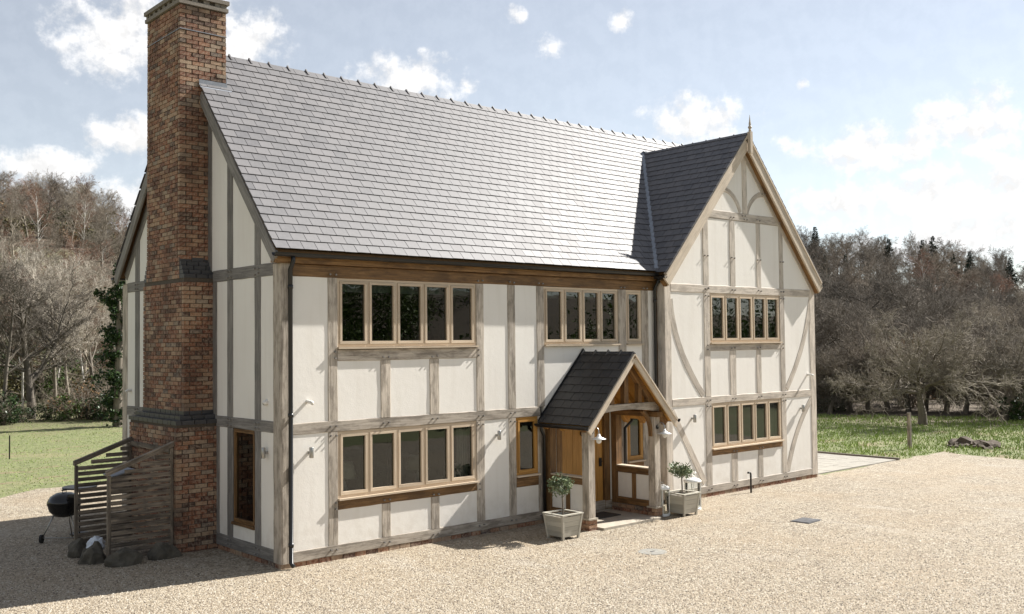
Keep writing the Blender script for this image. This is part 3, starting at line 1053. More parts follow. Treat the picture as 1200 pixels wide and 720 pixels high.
class Slating:
    def __init__(s, O, U, V, N, w, g, mat, thick=.011):
        s.O, s.U, s.V, s.N = Vector(O), Vector(U), Vector(V), Vector(N); s.w, s.g, s.mat, s.t = w, g, mat, thick
        s.len = g * 1.9; s.lift = thick * 2.4; s.rest = MB(); s.full = {}

    def solid(s, P, mb, du=0, dv=0, tilt=(0, 0), vtail=0):
        top = []; bot = []
        for (u, v) in P:
            h = .003 + s.lift * (1 - (v - vtail) / s.len) + tilt[0] * (u - du) + tilt[1]
            top.append((u - du, v - dv, h + s.t)); bot.append((u - du, v - dv, h))
        n = len(P)
        fs = [tuple(range(n)), tuple(range(n, 2 * n))[::-1]] + [(i, n + i, n + (i + 1) % n, (i + 1) % n) for i in range(n)]
        return top + bot, fs

    def lay(s, parent, u0, u1, v1, clips, quota, rr, score=None):
        """lays courses from v=0 to v1; the first `quota` whole slates by score become objects"""
        B = Matrix((( s.U.x, s.V.x, s.N.x, s.O.x), (s.U.y, s.V.y, s.N.y, s.O.y), (s.U.z, s.V.z, s.N.z, s.O.z), (0, 0, 0, 1)))
        whole = []; k = 0; v = 0.0
        while v < v1 - .02:
            u = u0 - (s.w / 2 if k % 2 else 0)
            while u < u1 - .005:
                a, b = max(u, u0) + .0045, min(u + s.w, u1) - .0045
                vt = v + rr.uniform(-.003, .003); vh = min(vt + s.len, v1)
                P = [(a, vt), (b, vt), (b, vh), (a, vh)]
                if b - a > .03:
                    cut = False; Q = P
                    for fn in clips((a + b) / 2):
                        Q2 = clip_poly(Q, fn)
                        if len(Q2) < 3: Q = []; break
                        if abs(area2(Q2) - area2(Q)) > 1e-6: cut = True
                        Q = Q2
                    if Q and area2(Q) > .0015:
                        if not cut and b - a > s.w - .015 and vh - vt > s.len - .01: whole.append((a, vt, rr.uniform(-.006, .006), rr.uniform(0, .0025)))
                        else:
                            vs, fs = s.solid(Q, s.rest, 0, 0, (0, rr.uniform(0, .002)), vt)
                            s.rest.add([B @ Vector(q) for q in vs], fs)
                u += s.w
            v += s.g; k += 1
        if score: whole.sort(key=score)
        me = None
        for i, (a, vt, r, dz) in enumerate(whole):
            P = [(0, 0), (s.w - .009, 0), (s.w - .009, s.len), (0, s.len)]
            T = B @ Matrix.Translation((a, vt, dz)) @ Matrix.Rotation(r * .8, 4, 'Z') @ Matrix.Rotation(r * .35, 4, 'Y')
            vs, fs = s.solid(P, s.rest)
            if i < quota:
                if me is None:
                    m = MB(); m.add(vs, fs); me = m.mesh('slate', s.mat)
                inst(me, 'slate', parent, T)
            else:
                s.rest.add([T @ Vector(q) for q in vs], fs)
        if s.rest.f:
            s.rest.build('slates', s.mat, parent, False, 'stuff')


def ridge_tile_mesh(mat, slope, half, ln, rim=.045):
    m = MB()
    c = 1 / math.sqrt(1 + slope * slope); s = slope * c
    def sec(x, h, off): return [(x, -half * c, off - half * s - h * 0), (x, 0, off), (x, half * c, off - half * s)]
    def shell(x0, x1, o0, o1):
        a = sec(x0, 0, o1); b = sec(x1, 0, o1); a2 = sec(x0, 0, o0); b2 = sec(x1, 0, o0)
        vs = a + b + a2 + b2
        m.add(vs, [(0, 3, 4, 1), (1, 4, 5, 2), (6, 7, 10, 9), (7, 8, 11, 10), (0, 1, 7, 6), (1, 2, 8, 7), (3, 9, 10, 4), (4, 10, 11, 5), (0, 6, 9, 3), (2, 5, 11, 8)])
    shell(0, ln - .03, .0, .022)
    shell(ln - .03, ln - .003, .0, .022 + rim)
    return m.mesh('ridge_tile', mat)


def build_roof():
    th = math.atan(MSL); c, s = math.cos(th), math.sin(th)
    deck = MB()
    roof = deck.prism([(XL + .03, -.08, mz(-.08) - .035), (XL + .03, MR_Y, MR_Z - .035), (XL + .03, 2 * MR_Y + .08, mz(-.08) - .035),
                       (XL + .03, 2 * MR_Y + .04, mz(-.08) - .10), (XL + .03, MR_Y, MR_Z - .14), (XL + .03, -.04, mz(-.08) - .10)],
                      (XR - XL - .06, 0, 0)).build('roof', 'oak_brown', house)
    rr = random.Random(21)
    Lm = (MR_Y + .11) / c
    def clips(um):
        x = um + XL
        if x < GX: return [lambda p: mz(-.11 + p[1] * c) - (GZ - GSL * (GX - (p[0] + XL)))]
        return [lambda p: mz(-.11 + p[1] * c) - (GZ - GSL * ((p[0] + XL) - GX))]
    S = Slating((XL, -.11, 5.0), (1, 0, 0), (0, c, s), (0, -s, c), .25, .196, 'slate')
    S.lay(roof, 0, XR - XL, Lm, clips, 270, rr, score=lambda q: q[0] * .55 + q[1])
    S = Slating((XR, 2 * MR_Y + .11, 5.0), (-1, 0, 0), (0, -c, s), (0, s, c), .25, .196, 'slate')
    S.lay(roof, 0, XR - XL, Lm, lambda um: [], 0, rr)
    # ridge
    rt = ridge_tile_mesh('slate', MSL, .17, .41)
    x = .36
    while x < XR - .2:
        inst(rt, 'ridge_tile', roof, Matrix.Translation((x, MR_Y, MR_Z + .012))); x += .41
    inst(rt, 'ridge_tile', roof, Matrix.Translation((XL, MR_Y, MR_Z + .012)))
    # wing roof
    tg = math.atan(GSL); cg, sg = math.cos(tg), math.sin(tg)
    xe = 8.93; yv = GY - .165
    half = GX - xe; Lg = half / cg
    yback = 3.05
    dk = MB().prism([(xe + .03, yv + .03, gz(xe + .03) - .035), (GX, yv + .03, GZ - .035), (2 * GX - xe - .03, yv + .03, gz(xe + .03) - .035),
                     (2 * GX - xe - .06, yv + .03, gz(xe + .06) - .10), (GX, yv + .03, GZ - .14), (xe + .06, yv + .03, gz(xe + .06) - .10)], (0, yback - yv, 0))
    dk.build('wing_roof_deck', 'oak_brown', roof)
    S = Slating((xe, yv, gz(xe)), (0, 1, 0), (cg, 0, sg), (-sg, 0, cg), .25, .196, 'slate')
    S.lay(roof, 0, yback - yv, Lg, lambda um: [lambda p: (gz(xe) + p[1] * sg) - mz(p[0] + yv) + .02], 0, rr)
    S = Slating((2 * GX - xe, yv, gz(xe)), (0, 1, 0), (-cg, 0, sg), (sg, 0, cg), .25, .196, 'slate')
    S.lay(roof, 0, yback - yv, Lg, lambda um: [lambda p: (gz(xe) + p[1] * sg) - mz(p[0] + yv) + .02], 0, rr)
    rt2 = ridge_tile_mesh('slate', GSL, .16, .41, .018)
    y = yv + .02
    while y < 2.9:
        inst(rt2, 'ridge_tile', roof, Matrix.Translation((GX, y, GZ + .012)) @ Matrix.Rotation(math.pi / 2, 4, 'Z')); y += .41
    # valley lining
    def vx(y): return GX - (GZ - mz(y)) / GSL
    for mir in (0, 1):
        A = Vector((vx(-.10), -.10, mz(-.10) + .07)); Bp = Vector((vx(2.86), 2.86, mz(2.86) + .07))
        if mir: A.x = 2 * GX - A.x; Bp.x = 2 * GX - Bp.x
        d = (Bp - A).normalized(); sd_ = d.cross(Vector((0, 0, 1))).normalized() * .11
        m = MB().prism([A - sd_, A + sd_, Bp + sd_, Bp - sd_], (0, 0, .012))
        m.build('valley_lead', 'lead', roof)
    # bargeboards
    def barge(name, frame, pts, w, d0, d1, mat):
        return fixn(timber(frame, pts, w, d0, d1, .002).build(name, mat, roof))
    for sgn in (-1, 1):
        pe = GX + sgn * half
        off = .125 * math.sqrt(1 + GSL * GSL) + .03
        barge('bargeboard', GB, [(pe - sgn * .02, gz(pe) - off + .02), (GX + sgn * .015, GZ - off - .01)], .23, .115, .155, 'oak_barge')
        barge('verge_batten', GB, [(pe, gz(pe) - .035), (GX + sgn * .01, GZ - .045)], .05, .10, .172, 'oak_barge')
        barge('soffit_board', GB, [(pe - sgn * .03, gz(pe) - off - .02), (GX + sgn * .03, GZ - off - .05)], .17, .002, .11, 'oak_brown')
    for mir in (0, 1):
        fn = (lambda y: y) if not mir else (lambda y: 2 * MR_Y - y)
        y0, y1 = -.06, 2.66
        if mir: y1 = 2.62
        off = .11 * math.sqrt(1 + MSL * MSL) + .03
        barge('bargeboard', SD, [(fn(y0), mz(y0) - off), (fn(y1), mz(y1) - off)], .20, .10, .145, 'oak_dark')
    # finial
    fin = MB().box(GX - .045, GX + .045, yv - .09, yv - .005, GZ - .47, GZ + .04)
    fin.lathe([(.02, 0), (.038, .03), (.025, .06), (.05, .10), (.022, .15), (.03, .18), (.018, .25), (.003, .40)], 10, (GX, yv - .047, GZ + .04))
    fin.build('finial', 'oak_barge', roof)
    # black rainwater goods
    def half_pipe(A, Bq, r=.055):
        A, Bq = Vector(A), Vector(Bq); d = (Bq - A).normalized(); sdv = d.cross(Vector((0, 0, 1))).normalized()
        sec = []
        for k in range(9):
            a = math.pi + math.pi * k / 8; sec.append(sdv * math.cos(a) * r + Vector((0, 0, math.sin(a) * r)))
        for k in range(8, -1, -1):
            a = math.pi + math.pi * k / 8; sec.append(sdv * math.cos(a) * (r - .008) + Vector((0, 0, math.sin(a) * (r - .008))))
        return MB().prism([A + q for q in sec], Bq - A)
    fixn(half_pipe((-.20, -.145, 4.952), (8.93, -.145, 4.965), .062).build('gutter', 'black_metal', house))
    fixn(half_pipe((-.17, 6.9, 4.952), (XR, 6.9, 4.952), .062).build('gutter', 'black_metal', house))
    fixn(half_pipe((15.12, yv, 4.90), (15.12, 0, 4.90), .055).build('gutter', 'black_metal', house))
    fixn(half_pipe((8.90, yv, 4.90), (8.90, -.12, 4.90), .055).build('gutter', 'black_metal', house))
    def pipe(pts, name='downpipe', r=.036):
        o = MB(); o.tube(pts, r, 10)
        for i in range(len(pts) - 1):
            a, b = Vector(pts[i]), Vector(pts[i + 1])
            if (a - b).length > 1.5:
                for t in (.06, .5, .94):
                    p = a.lerp(b, t); o.tube([p - Vector((0, 0, .03)), p + Vector((0, 0, .03))], r + .008, 10)
        return o.build(name, 'black_metal', house, True)
    pipe([(.14, -.145, 4.90), (.14, -.145, 4.82), (.14, -.055, 4.70), (.14, -.055, .10), (.15, -.12, .05)])
    pipe([(8.97, -.145, 4.90), (8.97, -.145, 4.80), (8.95, -.06, 4.65), (8.95, -.06, .06)])
    pipe([(15.06, -.10, 4.86), (15.03, -.10, 4.7), (15.03, -.06, .04)], r=.034)
    return roof


ROOF = build_roof()


# ------------------------------------------------------------------ chimney
def build_chimney():
    ch = MB()
    secs = [(-.72, .06, 2.30, 4.42, -.05, 2.17), (-.525, .06, 2.45, 4.27, 2.30, 4.69), (-.515, .343, 2.645, 4.13, 5.03, 9.54)]
    core = MB()
    for x0, x1, y0, y1, z0, z1 in secs: core.box(x0 + .016, x1 - .016, y0 + .016, y1 - .016, z0, z1)
    core.box(-.516, .05, 2.46, 4.26, 2.0, 2.5); core.box(-.50, .334, 2.654, 4.12, 4.5, 5.2)
    core.box(-.50, .33, 2.66, 4.11, 9.5, 9.70)
    stack = core.build('chimney', 'mortar_shaded', house)
    rr = random.Random(31); front = []; others = []
    for si, (x0, x1, y0, y1, z0, z1) in enumerate(secs):
        z = z0; k = 0
        while z + .066 <= z1 + .001:
            faces = [('f', x0, x1), ('l', y0, y1)]
            if si == 2: faces += [('r', y0, y1)]
            faces += [('b', x0, x1)]
            for fc, a0, a1 in faces:
                even = (k % 2 == 0) if fc in 'fb' else (k % 2 == 1)
                u = a0 if even else a0 - .1125
                first = True
                while u < a1 - .02:
                    a, b = max(u, a0), min(u + .215, a1)
                    if a1 - b < .05: b = a1
                    if b - a > .03:
                        pr = rr.uniform(-.005, .005)
                        a += .0055 if a > a0 + 1e-4 else 0; b -= .0055 if b < a1 - 1e-4 else 0
                        if fc == 'f': q = (a, b, y0 + pr, y0 + .09, z, z + .065)
                        elif fc == 'b': q = (a, b, y1 - .09, y1 + pr, z, z + .065)
                        elif fc == 'l': q = (x0 + pr, x0 + .09, max(a, y0 + .1), min(b, y1 - .1), z, z + .065)
                        else: q = (x1 - .09, x1 + pr, max(a, y0 + .1), min(b, y1 - .1), z, z + .065)
                        if q[1] - q[0] > .015 and q[3] - q[2] > .015:
                            (front if fc == 'f' else others).append((si, q))
                    u += .225
            z += .075; k += 1
    front.sort(key=lambda t: (-t[0] if t[0] == 2 else 1 - t[0] * 0 + (2 - t[0]), -t[1][4]))
    rest = MB(); cache = {}
    for i, (si, q) in enumerate(front):
        if i < 285:
            dims = (round(q[1] - q[0], 3), round(q[3] - q[2], 2))
            if dims not in cache:
                w = dims[0]; cache[dims] = MB().box(0, w, 0, dims[1], 0, .065).mesh('brick', 'brick_clay')
            inst(cache[dims], 'brick', stack, Matrix.Translation((q[0], q[2], q[4])) @ Matrix.Rotation(rr.uniform(-.006, .006), 4, 'Y'))
        else: rest.box(*q)
    for si, q in others: rest.box(*q)
    rest.build('bricks', 'brick_clay', stack, False, 'stuff')
    # dark plinth-brick offsets
    bb = MB()
    def course(x0, x1, y0, y1, z, h=.072, t=.1):
        for fc in 'flb':
            a0, a1 = (x0, x1) if fc in 'fb' else (y0 + t, y1 - t)
            u = a0
            while u < a1 - .01:
                b = min(u + (.215 if (u > a0 or int(z * 40) % 2) else .105), a1)
                if fc == 'f': bb.box(u + .003, b - .003, y0, y0 + t, z, z + h)
                elif fc == 'b': bb.box(u + .003, b - .003, y1 - t, y1, z, z + h)
                else: bb.box(x0, x0 + t, u + .003, b - .003, z, z + h)
                u = b + .007
    n = 5
    for i in range(n):                     # upper offset, front and back only
        t = i / (n - 1); y0 = 2.45 + (2.645 - 2.45) * t
        zz = 4.69 + i * .075
        dy = y0 - 2.45
        def strip(ya, yb):
            u = -.521 - (.11 if i % 2 else 0)
            while u < .04:
                bb.box(max(u, -.521) + .003, min(u + .215, .05) - .003, ya, yb, zz, zz + .068); u += .222
        strip(2.455 + dy * .97, 2.68 + .1); strip(4.0, 4.265 - dy * .7)
    for i in range(3):                     # lower offset, all round
        t = i / 2.0
        course(-.735 + .20 * t, .05, 2.285 + .15 * t, 4.435 - .15 * t, 2.165 + i * .075, .072, .22)
    bb.build('offset_bricks', 'blue_brick', stack, False, 'stuff')
    oc = MB()
    oc.box(-.512, .05, 2.66, 4.12, 4.6, 5.06)
    oc.build('offset_core', 'mortar_shaded', stack)
    # left flank of the upper offset
    fl = MB(); z = 4.69; k = 0
    while z < 5.03:
        u = 2.5 - (.11 if k % 2 else 0)
        while u < 4.2:
            a, b = max(u, 2.66 + .0), min(u + .215, 4.12)
            if b - a > .03: fl.box(-.524 + rr.uniform(-.003, .003), -.43, a, b, z, z + .065)
            u += .225
        z += .075; k += 1
    fl.build('bricks', 'brick_clay', stack, False, 'stuff')
    # cap: two oversailing courses with a dentil course between
    cap = MB()
    cap.box(-.55, .375, 2.61, 4.165, 9.54, 9.605)
    for fc, a0, a1 in (('f', -.53, .35), ('b', -.53, .35), ('l', 2.63, 4.15), ('r', 2.63, 4.15)):
        u = a0; k = 0
        while u < a1 - .05:
            b = min(u + .11, a1)
            if fc == 'f': cap.box(u, b, 2.63, 2.75, 9.607, 9.672)
            elif fc == 'b': cap.box(u, b, 4.03, 4.15, 9.607, 9.672)
            elif fc == 'l': cap.box(-.53, -.41, u, b, 9.607, 9.672)
            else: cap.box(.23, .35, u, b, 9.607, 9.672)
            u += .22
    cap.box(-.565, .39, 2.595, 4.18, 9.674, 9.745)
    cap.build('chimney_cap', 'mortar', stack, label='weathered grey corbelled brick cap with dentils')
    MB().box(-.45, .28, 2.75, 4.05, 9.747, 9.80).build('flaunching', 'mortar', stack)
    fl2 = MB(); fl2.box(-.522, .350, 2.638, 4.137, 9.088, 9.102); fl2.build('lead_tray', 'lead', stack)
    # lead at the roof
    ld = MB()
    th = math.atan(MSL); c, s = math.cos(th), math.sin(th)
    def rp(x, v, h): return Vector((x, -.11 + v * c - s * h, 5.0 + v * s + c * h))
    v1 = (2.645 + .11) / c
    ld.add([rp(-.17, v1 - .09, .034), rp(.42, v1 - .09, .034), rp(.42, v1 + .02, .034), rp(-.17, v1 + .02, .034),
            rp(-.17, v1 - .09, .022), rp(.42, v1 - .09, .022), rp(.42, v1 + .02, .022), rp(-.17, v1 + .02, .022)],
           [(0, 1, 2, 3), (7, 6, 5, 4), (0, 4, 5, 1), (1, 5, 6, 2), (2, 6, 7, 3), (3, 7, 4, 0)])
    ld.box(-.17, .36, 2.632, 2.644, mz(2.63) + .02, mz(2.63) + .13)
    k = 0
    while k < 4:
        y = 2.65 + k * .19
        ld.box(.346, .36, y, y + .2, mz(y) - .02, mz(y) + .26); k += 1
    ld.build('lead_flashing', 'lead', stack)


build_chimney()


# ------------------------------------------------------------------ front door and porch
def build_door():
    fr = MB()
    grain_box(fr, 6.0, 6.14, .0, .12, .06, 2.1); grain_box(fr, 7.36, 7.52, .0, .12, .06, 2.1); grain_box(fr, 6.142, 7.358, .002, .12, 1.98, 2.1)
    door = fr.build('door', 'oak_brown', house)
    n = 7; w = (7.355 - 6.145) / n
    for k in range(n):
        m = MB(); grain_box(m, 6.145 + k * w + .003, 6.145 + (k + 1) * w - .003, .055 + (k % 2) * .003, .10, .07, 1.975)
        m.build('plank', 'oak_door', door)
    kn = MB(); pts = [(6.76 + .055 * math.cos(a), .04, 1.66 + .055 * math.sin(a)) for a in [i * math.pi / 8 for i in range(17)]]
    kn.tube(pts, .011, 6); kn.box(6.725, 6.795, .03, .056, 1.69, 1.76)
    kn.build('knocker', 'iron', door)
    la = MB().box(7.24, 7.31, .035, .056, .95, 1.12); la.tube([(7.275, .03, 1.06), (7.275, -.01, 1.06), (7.20, -.01, 1.06)], .01, 6)
    la.build('handle', 'iron', door)
    MB().box(6.0, 7.5, -.02, .14, .05, .069).build('threshold', 'stone_slab', door)


build_door()


def build_porch():
    P = bpy.data.objects.new('porch', None); COL.objects.link(P); P.parent = house; P['label'] = 'small gabled oak entrance porch with dark tiled roof'
    PX, PZ, hw, PS = 6.76, 3.27, 1.25, 1.064
    y0, y1 = -1.37, -.005
    th = math.atan(PS); c, s = math.cos(th), math.sin(th); Ls = hw / c
    def pz(x): return PZ - PS * abs(x - PX)
    PF = lambda a, z, d: Vector((a, -1.17 - d, z)); HN[PF] = 1
    def part(name, mat, *boxes):
        m = MB()
        for b in boxes: grain_box(m, *b)
        return m.build(name, mat, P)
    # deck boards seen from below
    for sgn in (-1, 1):
        n = 9
        for k in range(n):
            a = .02 + (hw - .03) * k / n; b = .02 + (hw - .03) * (k + 1) / n - .004
            xa, xb = PX + sgn * a, PX + sgn * b
            m = MB().prism([(xa, y0 + .02, pz(xa) - .03), (xb, y0 + .02, pz(xb) - .03), (xb, y0 + .02, pz(xb) - .055), (xa, y0 + .02, pz(xa) - .055)], (0, y1 - y0 - .02, 0))
            fixn(m.build('roof_board', 'oak_door', P))
    rr = random.Random(41)
    for sgn in (-1, 1):
        O = (PX + sgn * hw, y0, pz(PX + hw))
        S = Slating(O, (0, 1, 0), (-sgn * c, 0, s), (sgn * s, 0, c), .25, .196, 'porch_tile', .011)
        S.lay(P, 0, y1 - y0, Ls, lambda um: [], 30 if sgn < 0 else 0, rr)
    rt = ridge_tile_mesh('porch_tile', PS, .13, .34, .035)
    for k in range(4):
        inst(rt, 'ridge_tile', P, Matrix.Translation((PX, y0 + .34 * k + .005, PZ + .02)) @ Matrix.Rotation(math.pi / 2, 4, 'Z'))
    # barge boards, rafters
    BF = lambda a, z, d: Vector((a, y0 - d, z)); HN[BF] = 1
    for sgn in (-1, 1):
        e = PX + sgn * hw; off = .055 * math.sqrt(1 + PS * PS) + .02
        fixn(timber(BF, [(e + sgn * .01, pz(e) - off - .01), (PX + sgn * .008, PZ - off)], .115, -.025, .012, .002).build('bargeboard', 'oak_barge', P))
        fixn(timber(BF, [(e, pz(e) - .012), (PX + sgn * .005, PZ - .015)], .03, -.02, .03, .001).build('verge_batten', 'oak_barge', P))
        for yy in (-1.17, -.62, -.16):
            RF = (lambda yq: (lambda a, z, d: Vector((a, yq - d, z))))(yy); HN[RF] = 1
            fixn(timber(RF, [(e - sgn * .06, pz(e - sgn * .06) - .14), (PX + sgn * .02, PZ - .15)], .12, -.11, .0).build('rafter', 'oak_door' if yy > -1 else 'oak_brown', P))
    part('ridge_beam', 'oak_door', (PX - .03, PX + .03, y0 + .03, -.02, PZ - .17, PZ - .062))
    # posts
    for x0 in (5.68, 7.56):
        part('post', 'oak_grey', (x0, x0 + .165, -1.17, -1.0, .232, 2.0))
        part('post', 'oak_brown', (x0, x0 + .165, -.14, -.005, .202, 2.0))
        part('wall_plate', 'oak_brown', (x0 - .01, x0 + .175, -1.26, -.005, 2.002, 2.10))
        MB().box(x0 - .035, x0 + .20, -1.205, -.965, .20, .23).build('pad_stone', 'stone_slab', P)
        pb = MB()
        for k in range(3):
            z = -.03 + k * .077; o = 0 if k % 2 else .11
            for (xa, xb) in ((x0 - .02, x0 + .19),):
                y = -1.19 - o
                while y < -.02:
                    pb.box(xa, xb, max(y, -1.19) + .004, min(y + .217, -.01) - .004, z, z + .068); y += .225
        pb.build('plinth_bricks', 'brick_clay', P, False, 'stuff')
        MB().box(x0 + .0, x0 + .17, -1.17, -.01, -.03, .195).build('plinth_core', 'mortar', P)
        # low side wall
        part('side_sill', 'oak_brown', (x0 + .02, x0 + .145, -1.0, -.14, .202, .33))
        part('side_rail', 'oak_brown', (x0 + .02, x0 + .145, -1.0, -.14, .83, .955))
        part('side_cap', 'oak_barge', (x0 - .0, x0 + .165, -.998, -.142, .957, .98))
        part('side_stud', 'oak_brown', (x0 + .025, x0 + .14, -.63, -.53, .332, .828))
        for ya, yb in ((-.998, -.632), (-.528, -.142)):
            MB().box(x0 + .045, x0 + .12, ya, yb, .332, .828).build('panel', 'plaster', P)
    # truss
    tie = MB(); n = 14; xa, xb = 5.70, 7.71
    top = []; bot = []
    for k in range(n + 1):
        t = k / n; x = xa + (xb - xa) * t
        top.append((x, min(2.30, pz(x) - .065))); bot.append((x, min(2.105, pz(x) - .12) + .085 * math.sin(math.pi * t)))
    poly = [Vector((x, -1.175, z)) for x, z in bot] + [Vector((x, -1.175, z)) for x, z in top[::-1]]
    tie.prism(poly, (0, .14, 0)); tie.uv = {i: [(tie.v[j][0] + (.3 if tie.v[j][1] > -1.1 else 0), tie.v[j][2]) for j in f] for i, f in enumerate(tie.f)}
    fixn(tie.build('tie_beam', 'oak_grey', P))
    for x, w in ((PX, .12), (PX - .40, .10), (PX + .40, .10), (PX - .68, .08), (PX + .68, .08)):
        part('truss_stud', 'oak_brown', (x - w / 2, x + w / 2, -1.16, -1.06, 2.302, pz(x) - .17))
    for sgn, xs in ((1, 5.845), (-1, 7.56)):
        pts = curve_pts((xs + sgn * .005, 1.62), (xs + sgn * .02, 1.98), (xs + sgn * .26, 2.14), 7)
        fixn(timber(PF, pts, .07, -.12, -.05).build('knee_brace', 'oak_brown', P))
    # floor and gutters
    m = MB()
    sl = m.box(5.9, 7.54, -1.33, -.021, -.03, .05).build('porch_floor', 'stone_slab', P)
    for sgn in (-1, 1):
        gx = PX + sgn * (hw + .055)
        g = MB(); sec = []
        for k in range(9):
            a = math.pi + math.pi * k / 8; sec.append((gx + math.cos(a) * .068, y0, 1.945 + math.sin(a) * .068))
        for k in range(8, -1, -1):
            a = math.pi + math.pi * k / 8; sec.append((gx + math.cos(a) * .058, y0, 1.945 + math.sin(a) * .058))
        g.prism(sec, (0, y1 - y0, 0)); fixn(g.build('gutter', 'black_metal', P))
        d = MB(); xx = gx + sgn * .0
        px2 = 5.60 if sgn < 0 else 7.93
        d.tube([(gx, -.13, 1.93), (gx, -.13, 1.84), (px2, -.055, 1.70), (px2, -.055, .05)], .032, 10)
        d.build('downpipe', 'black_metal', P, True)
    # lead where the roof meets the wall
    for sgn in (-1, 1):
        e = PX + sgn * (hw + .02)
        m = MB().prism([(e, -.004, pz(e) + .03), (PX, -.004, PZ + .04), (PX, -.004, PZ + .11), (e, -.004, pz(e) + .09)], (0, -.012, 0))
        fixn(m.build('lead_flashing', 'black_metal', P))


build_porch()


# ------------------------------------------------------------------ fittings on the walls
def porch_lamp(loc, label):
    t = thing('porch_lamp', label, 'lamp', loc, 0, 'swan neck lamps on the porch posts')
    b = MB(); b.tube([(0, 0, 0), (0, -.018, 0)], .045, 14); b.build('backplate', 'black_metal', t, True)
    a = MB(); pts = [(0, -.015, 0)] + [(0, -.015 - .085 * (1 - math.cos(k * math.pi / 8)), .085 * math.sin(k * math.pi / 8) * 1.1) for k in range(1, 9)]
    pts.append((0, -.185, -.05)); a.tube(pts, .011, 8); a.build('arm', 'steel', t, True)
    s = MB(); s.lathe([(.022, .03), (.03, .0), (.05, -.025), (.135, -.06), (.135, -.066), (.045, -.035), (.02, -.01)], 20, (0, -.185, -.06))
    s.build('shade', 'white_enamel', t, True)
    g = MB(); g.lathe([(.02, 0), (.045, -.03), (.052, -.065), (.04, -.10), (.012, -.118)], 14, (0, -.185, -.09)); g.build('bulb', 'frosted_bulb', t, True)
    return t


porch_lamp((5.765, -1.172, 1.83), 'white swan neck lamp on the porch post beside the bay planter in the shade')
porch_lamp((7.645, -1.172, 1.80), 'white swan neck lamp on the porch post nearer the glass lanterns')


def wall_light(loc, rz, label):
    t = thing('wall_light', label, 'light', loc, rz, 'small up-and-down lights on the walls')
    MB().box(-.035, .035, -.012, 0, -.05, .05).build('backplate', 'steel', t)
    MB().box(-.02, .02, -.06, -.012, -.02, .02).build('bracket', 'steel', t)
    c = MB(); c.lathe([(.033, -.085), (.036, -.08), (.036, .08), (.033, .085)], 12, (0, -.095, 0)); c.build('barrel', 'steel', t, True)


wall_light((.50, .028, 1.79), 0, 'small steel wall light beside the downpipe at the house corner')
wall_light((4.45, .028, 1.79), 0, 'small steel wall light between the wide and the narrow ground floor windows')
wall_light((.028, .46, 1.79), -math.pi / 2, 'small steel wall light on the shaded gable wall near its tall window')
wall_light((9.93, GY + .028, 1.79), 0, 'small steel wall light on the wing wall beside the porch')
wall_light((14.25, GY + .028, 1.79), 0, 'small steel wall light on the wing wall near its outer corner')


def stub_pipe(loc, rz, label, r=.028, ln=.16):
    m = MB(); m.tube([(0, 0, 0), (0, -ln, -.01), (0, -ln - .03, -.03)], r, 10)
    o = m.build('overflow_pipe', 'white_plastic', None, True, loc=loc); o.rotation_euler = (0, 0, rz)
    tag(o, label, 'pipe', 'white overflow pipes')


stub_pipe((.47, .03, 2.60), 0, 'short white overflow pipe above the mid rail by the house corner')
stub_pipe((14.60, GY + .03, 2.62), 0, 'short white overflow pipe above the mid rail of the wing')
stub_pipe((.03, .48, 2.60), -math.pi / 2, 'short white overflow pipe on the shaded gable wall', .04, .05)
stub_pipe((.03, 6.3, 2.62), -math.pi / 2, 'white overflow pipe behind the chimney on the gable wall', .028, .1)

# table lamps and ornaments inside the windows
def table_lamp(x, y, z, label, r=.2):
    t = thing('table_lamp', label, 'lamp', (x, y, z), 0, 'table lamps inside the windows')
    b = MB(); b.lathe([(.07, 0), (.07, .02), (.03, .05), (.06, .14), (.04, .24), (.012, .28), (.012, .34)], 14); b.build('base', 'ceramic', t, True)
    s = MB(); s.lathe([(r, .32), (r * .68, .58)], 20); s.build('lampshade', 'lampshade', t, True)


shelf = thing('window_table', 'dark sideboard inside the wide ground floor window', 'table', (2.5, .45, .06))
MB().box(-1.4, 1.4, -.2, .2, .82, .87).build('table_top', 'interior_floor', shelf)
for sx in (-1.3, 1.3):
    for sy in (-.16, .16): MB().box(sx - .03, sx + .03, sy - .03, sy + .03, 0, .82).build('leg', 'interior_floor', shelf)
table_lamp(1.42, .45, .93, 'cream lampshade in the first light of the wide ground floor window', .22)
table_lamp(2.95, .45, .93, 'cream lampshade in the middle of the wide ground floor window', .2)
v_ = MB(); v_.lathe([(.05, 0), (.09, .08), (.07, .2), (.035, .3), (.05, .36)], 14)
tag(v_.build('vase', 'white_enamel', None, True, loc=(3.72, .40, .93)), 'white vase standing inside the wide ground floor window', 'vase')

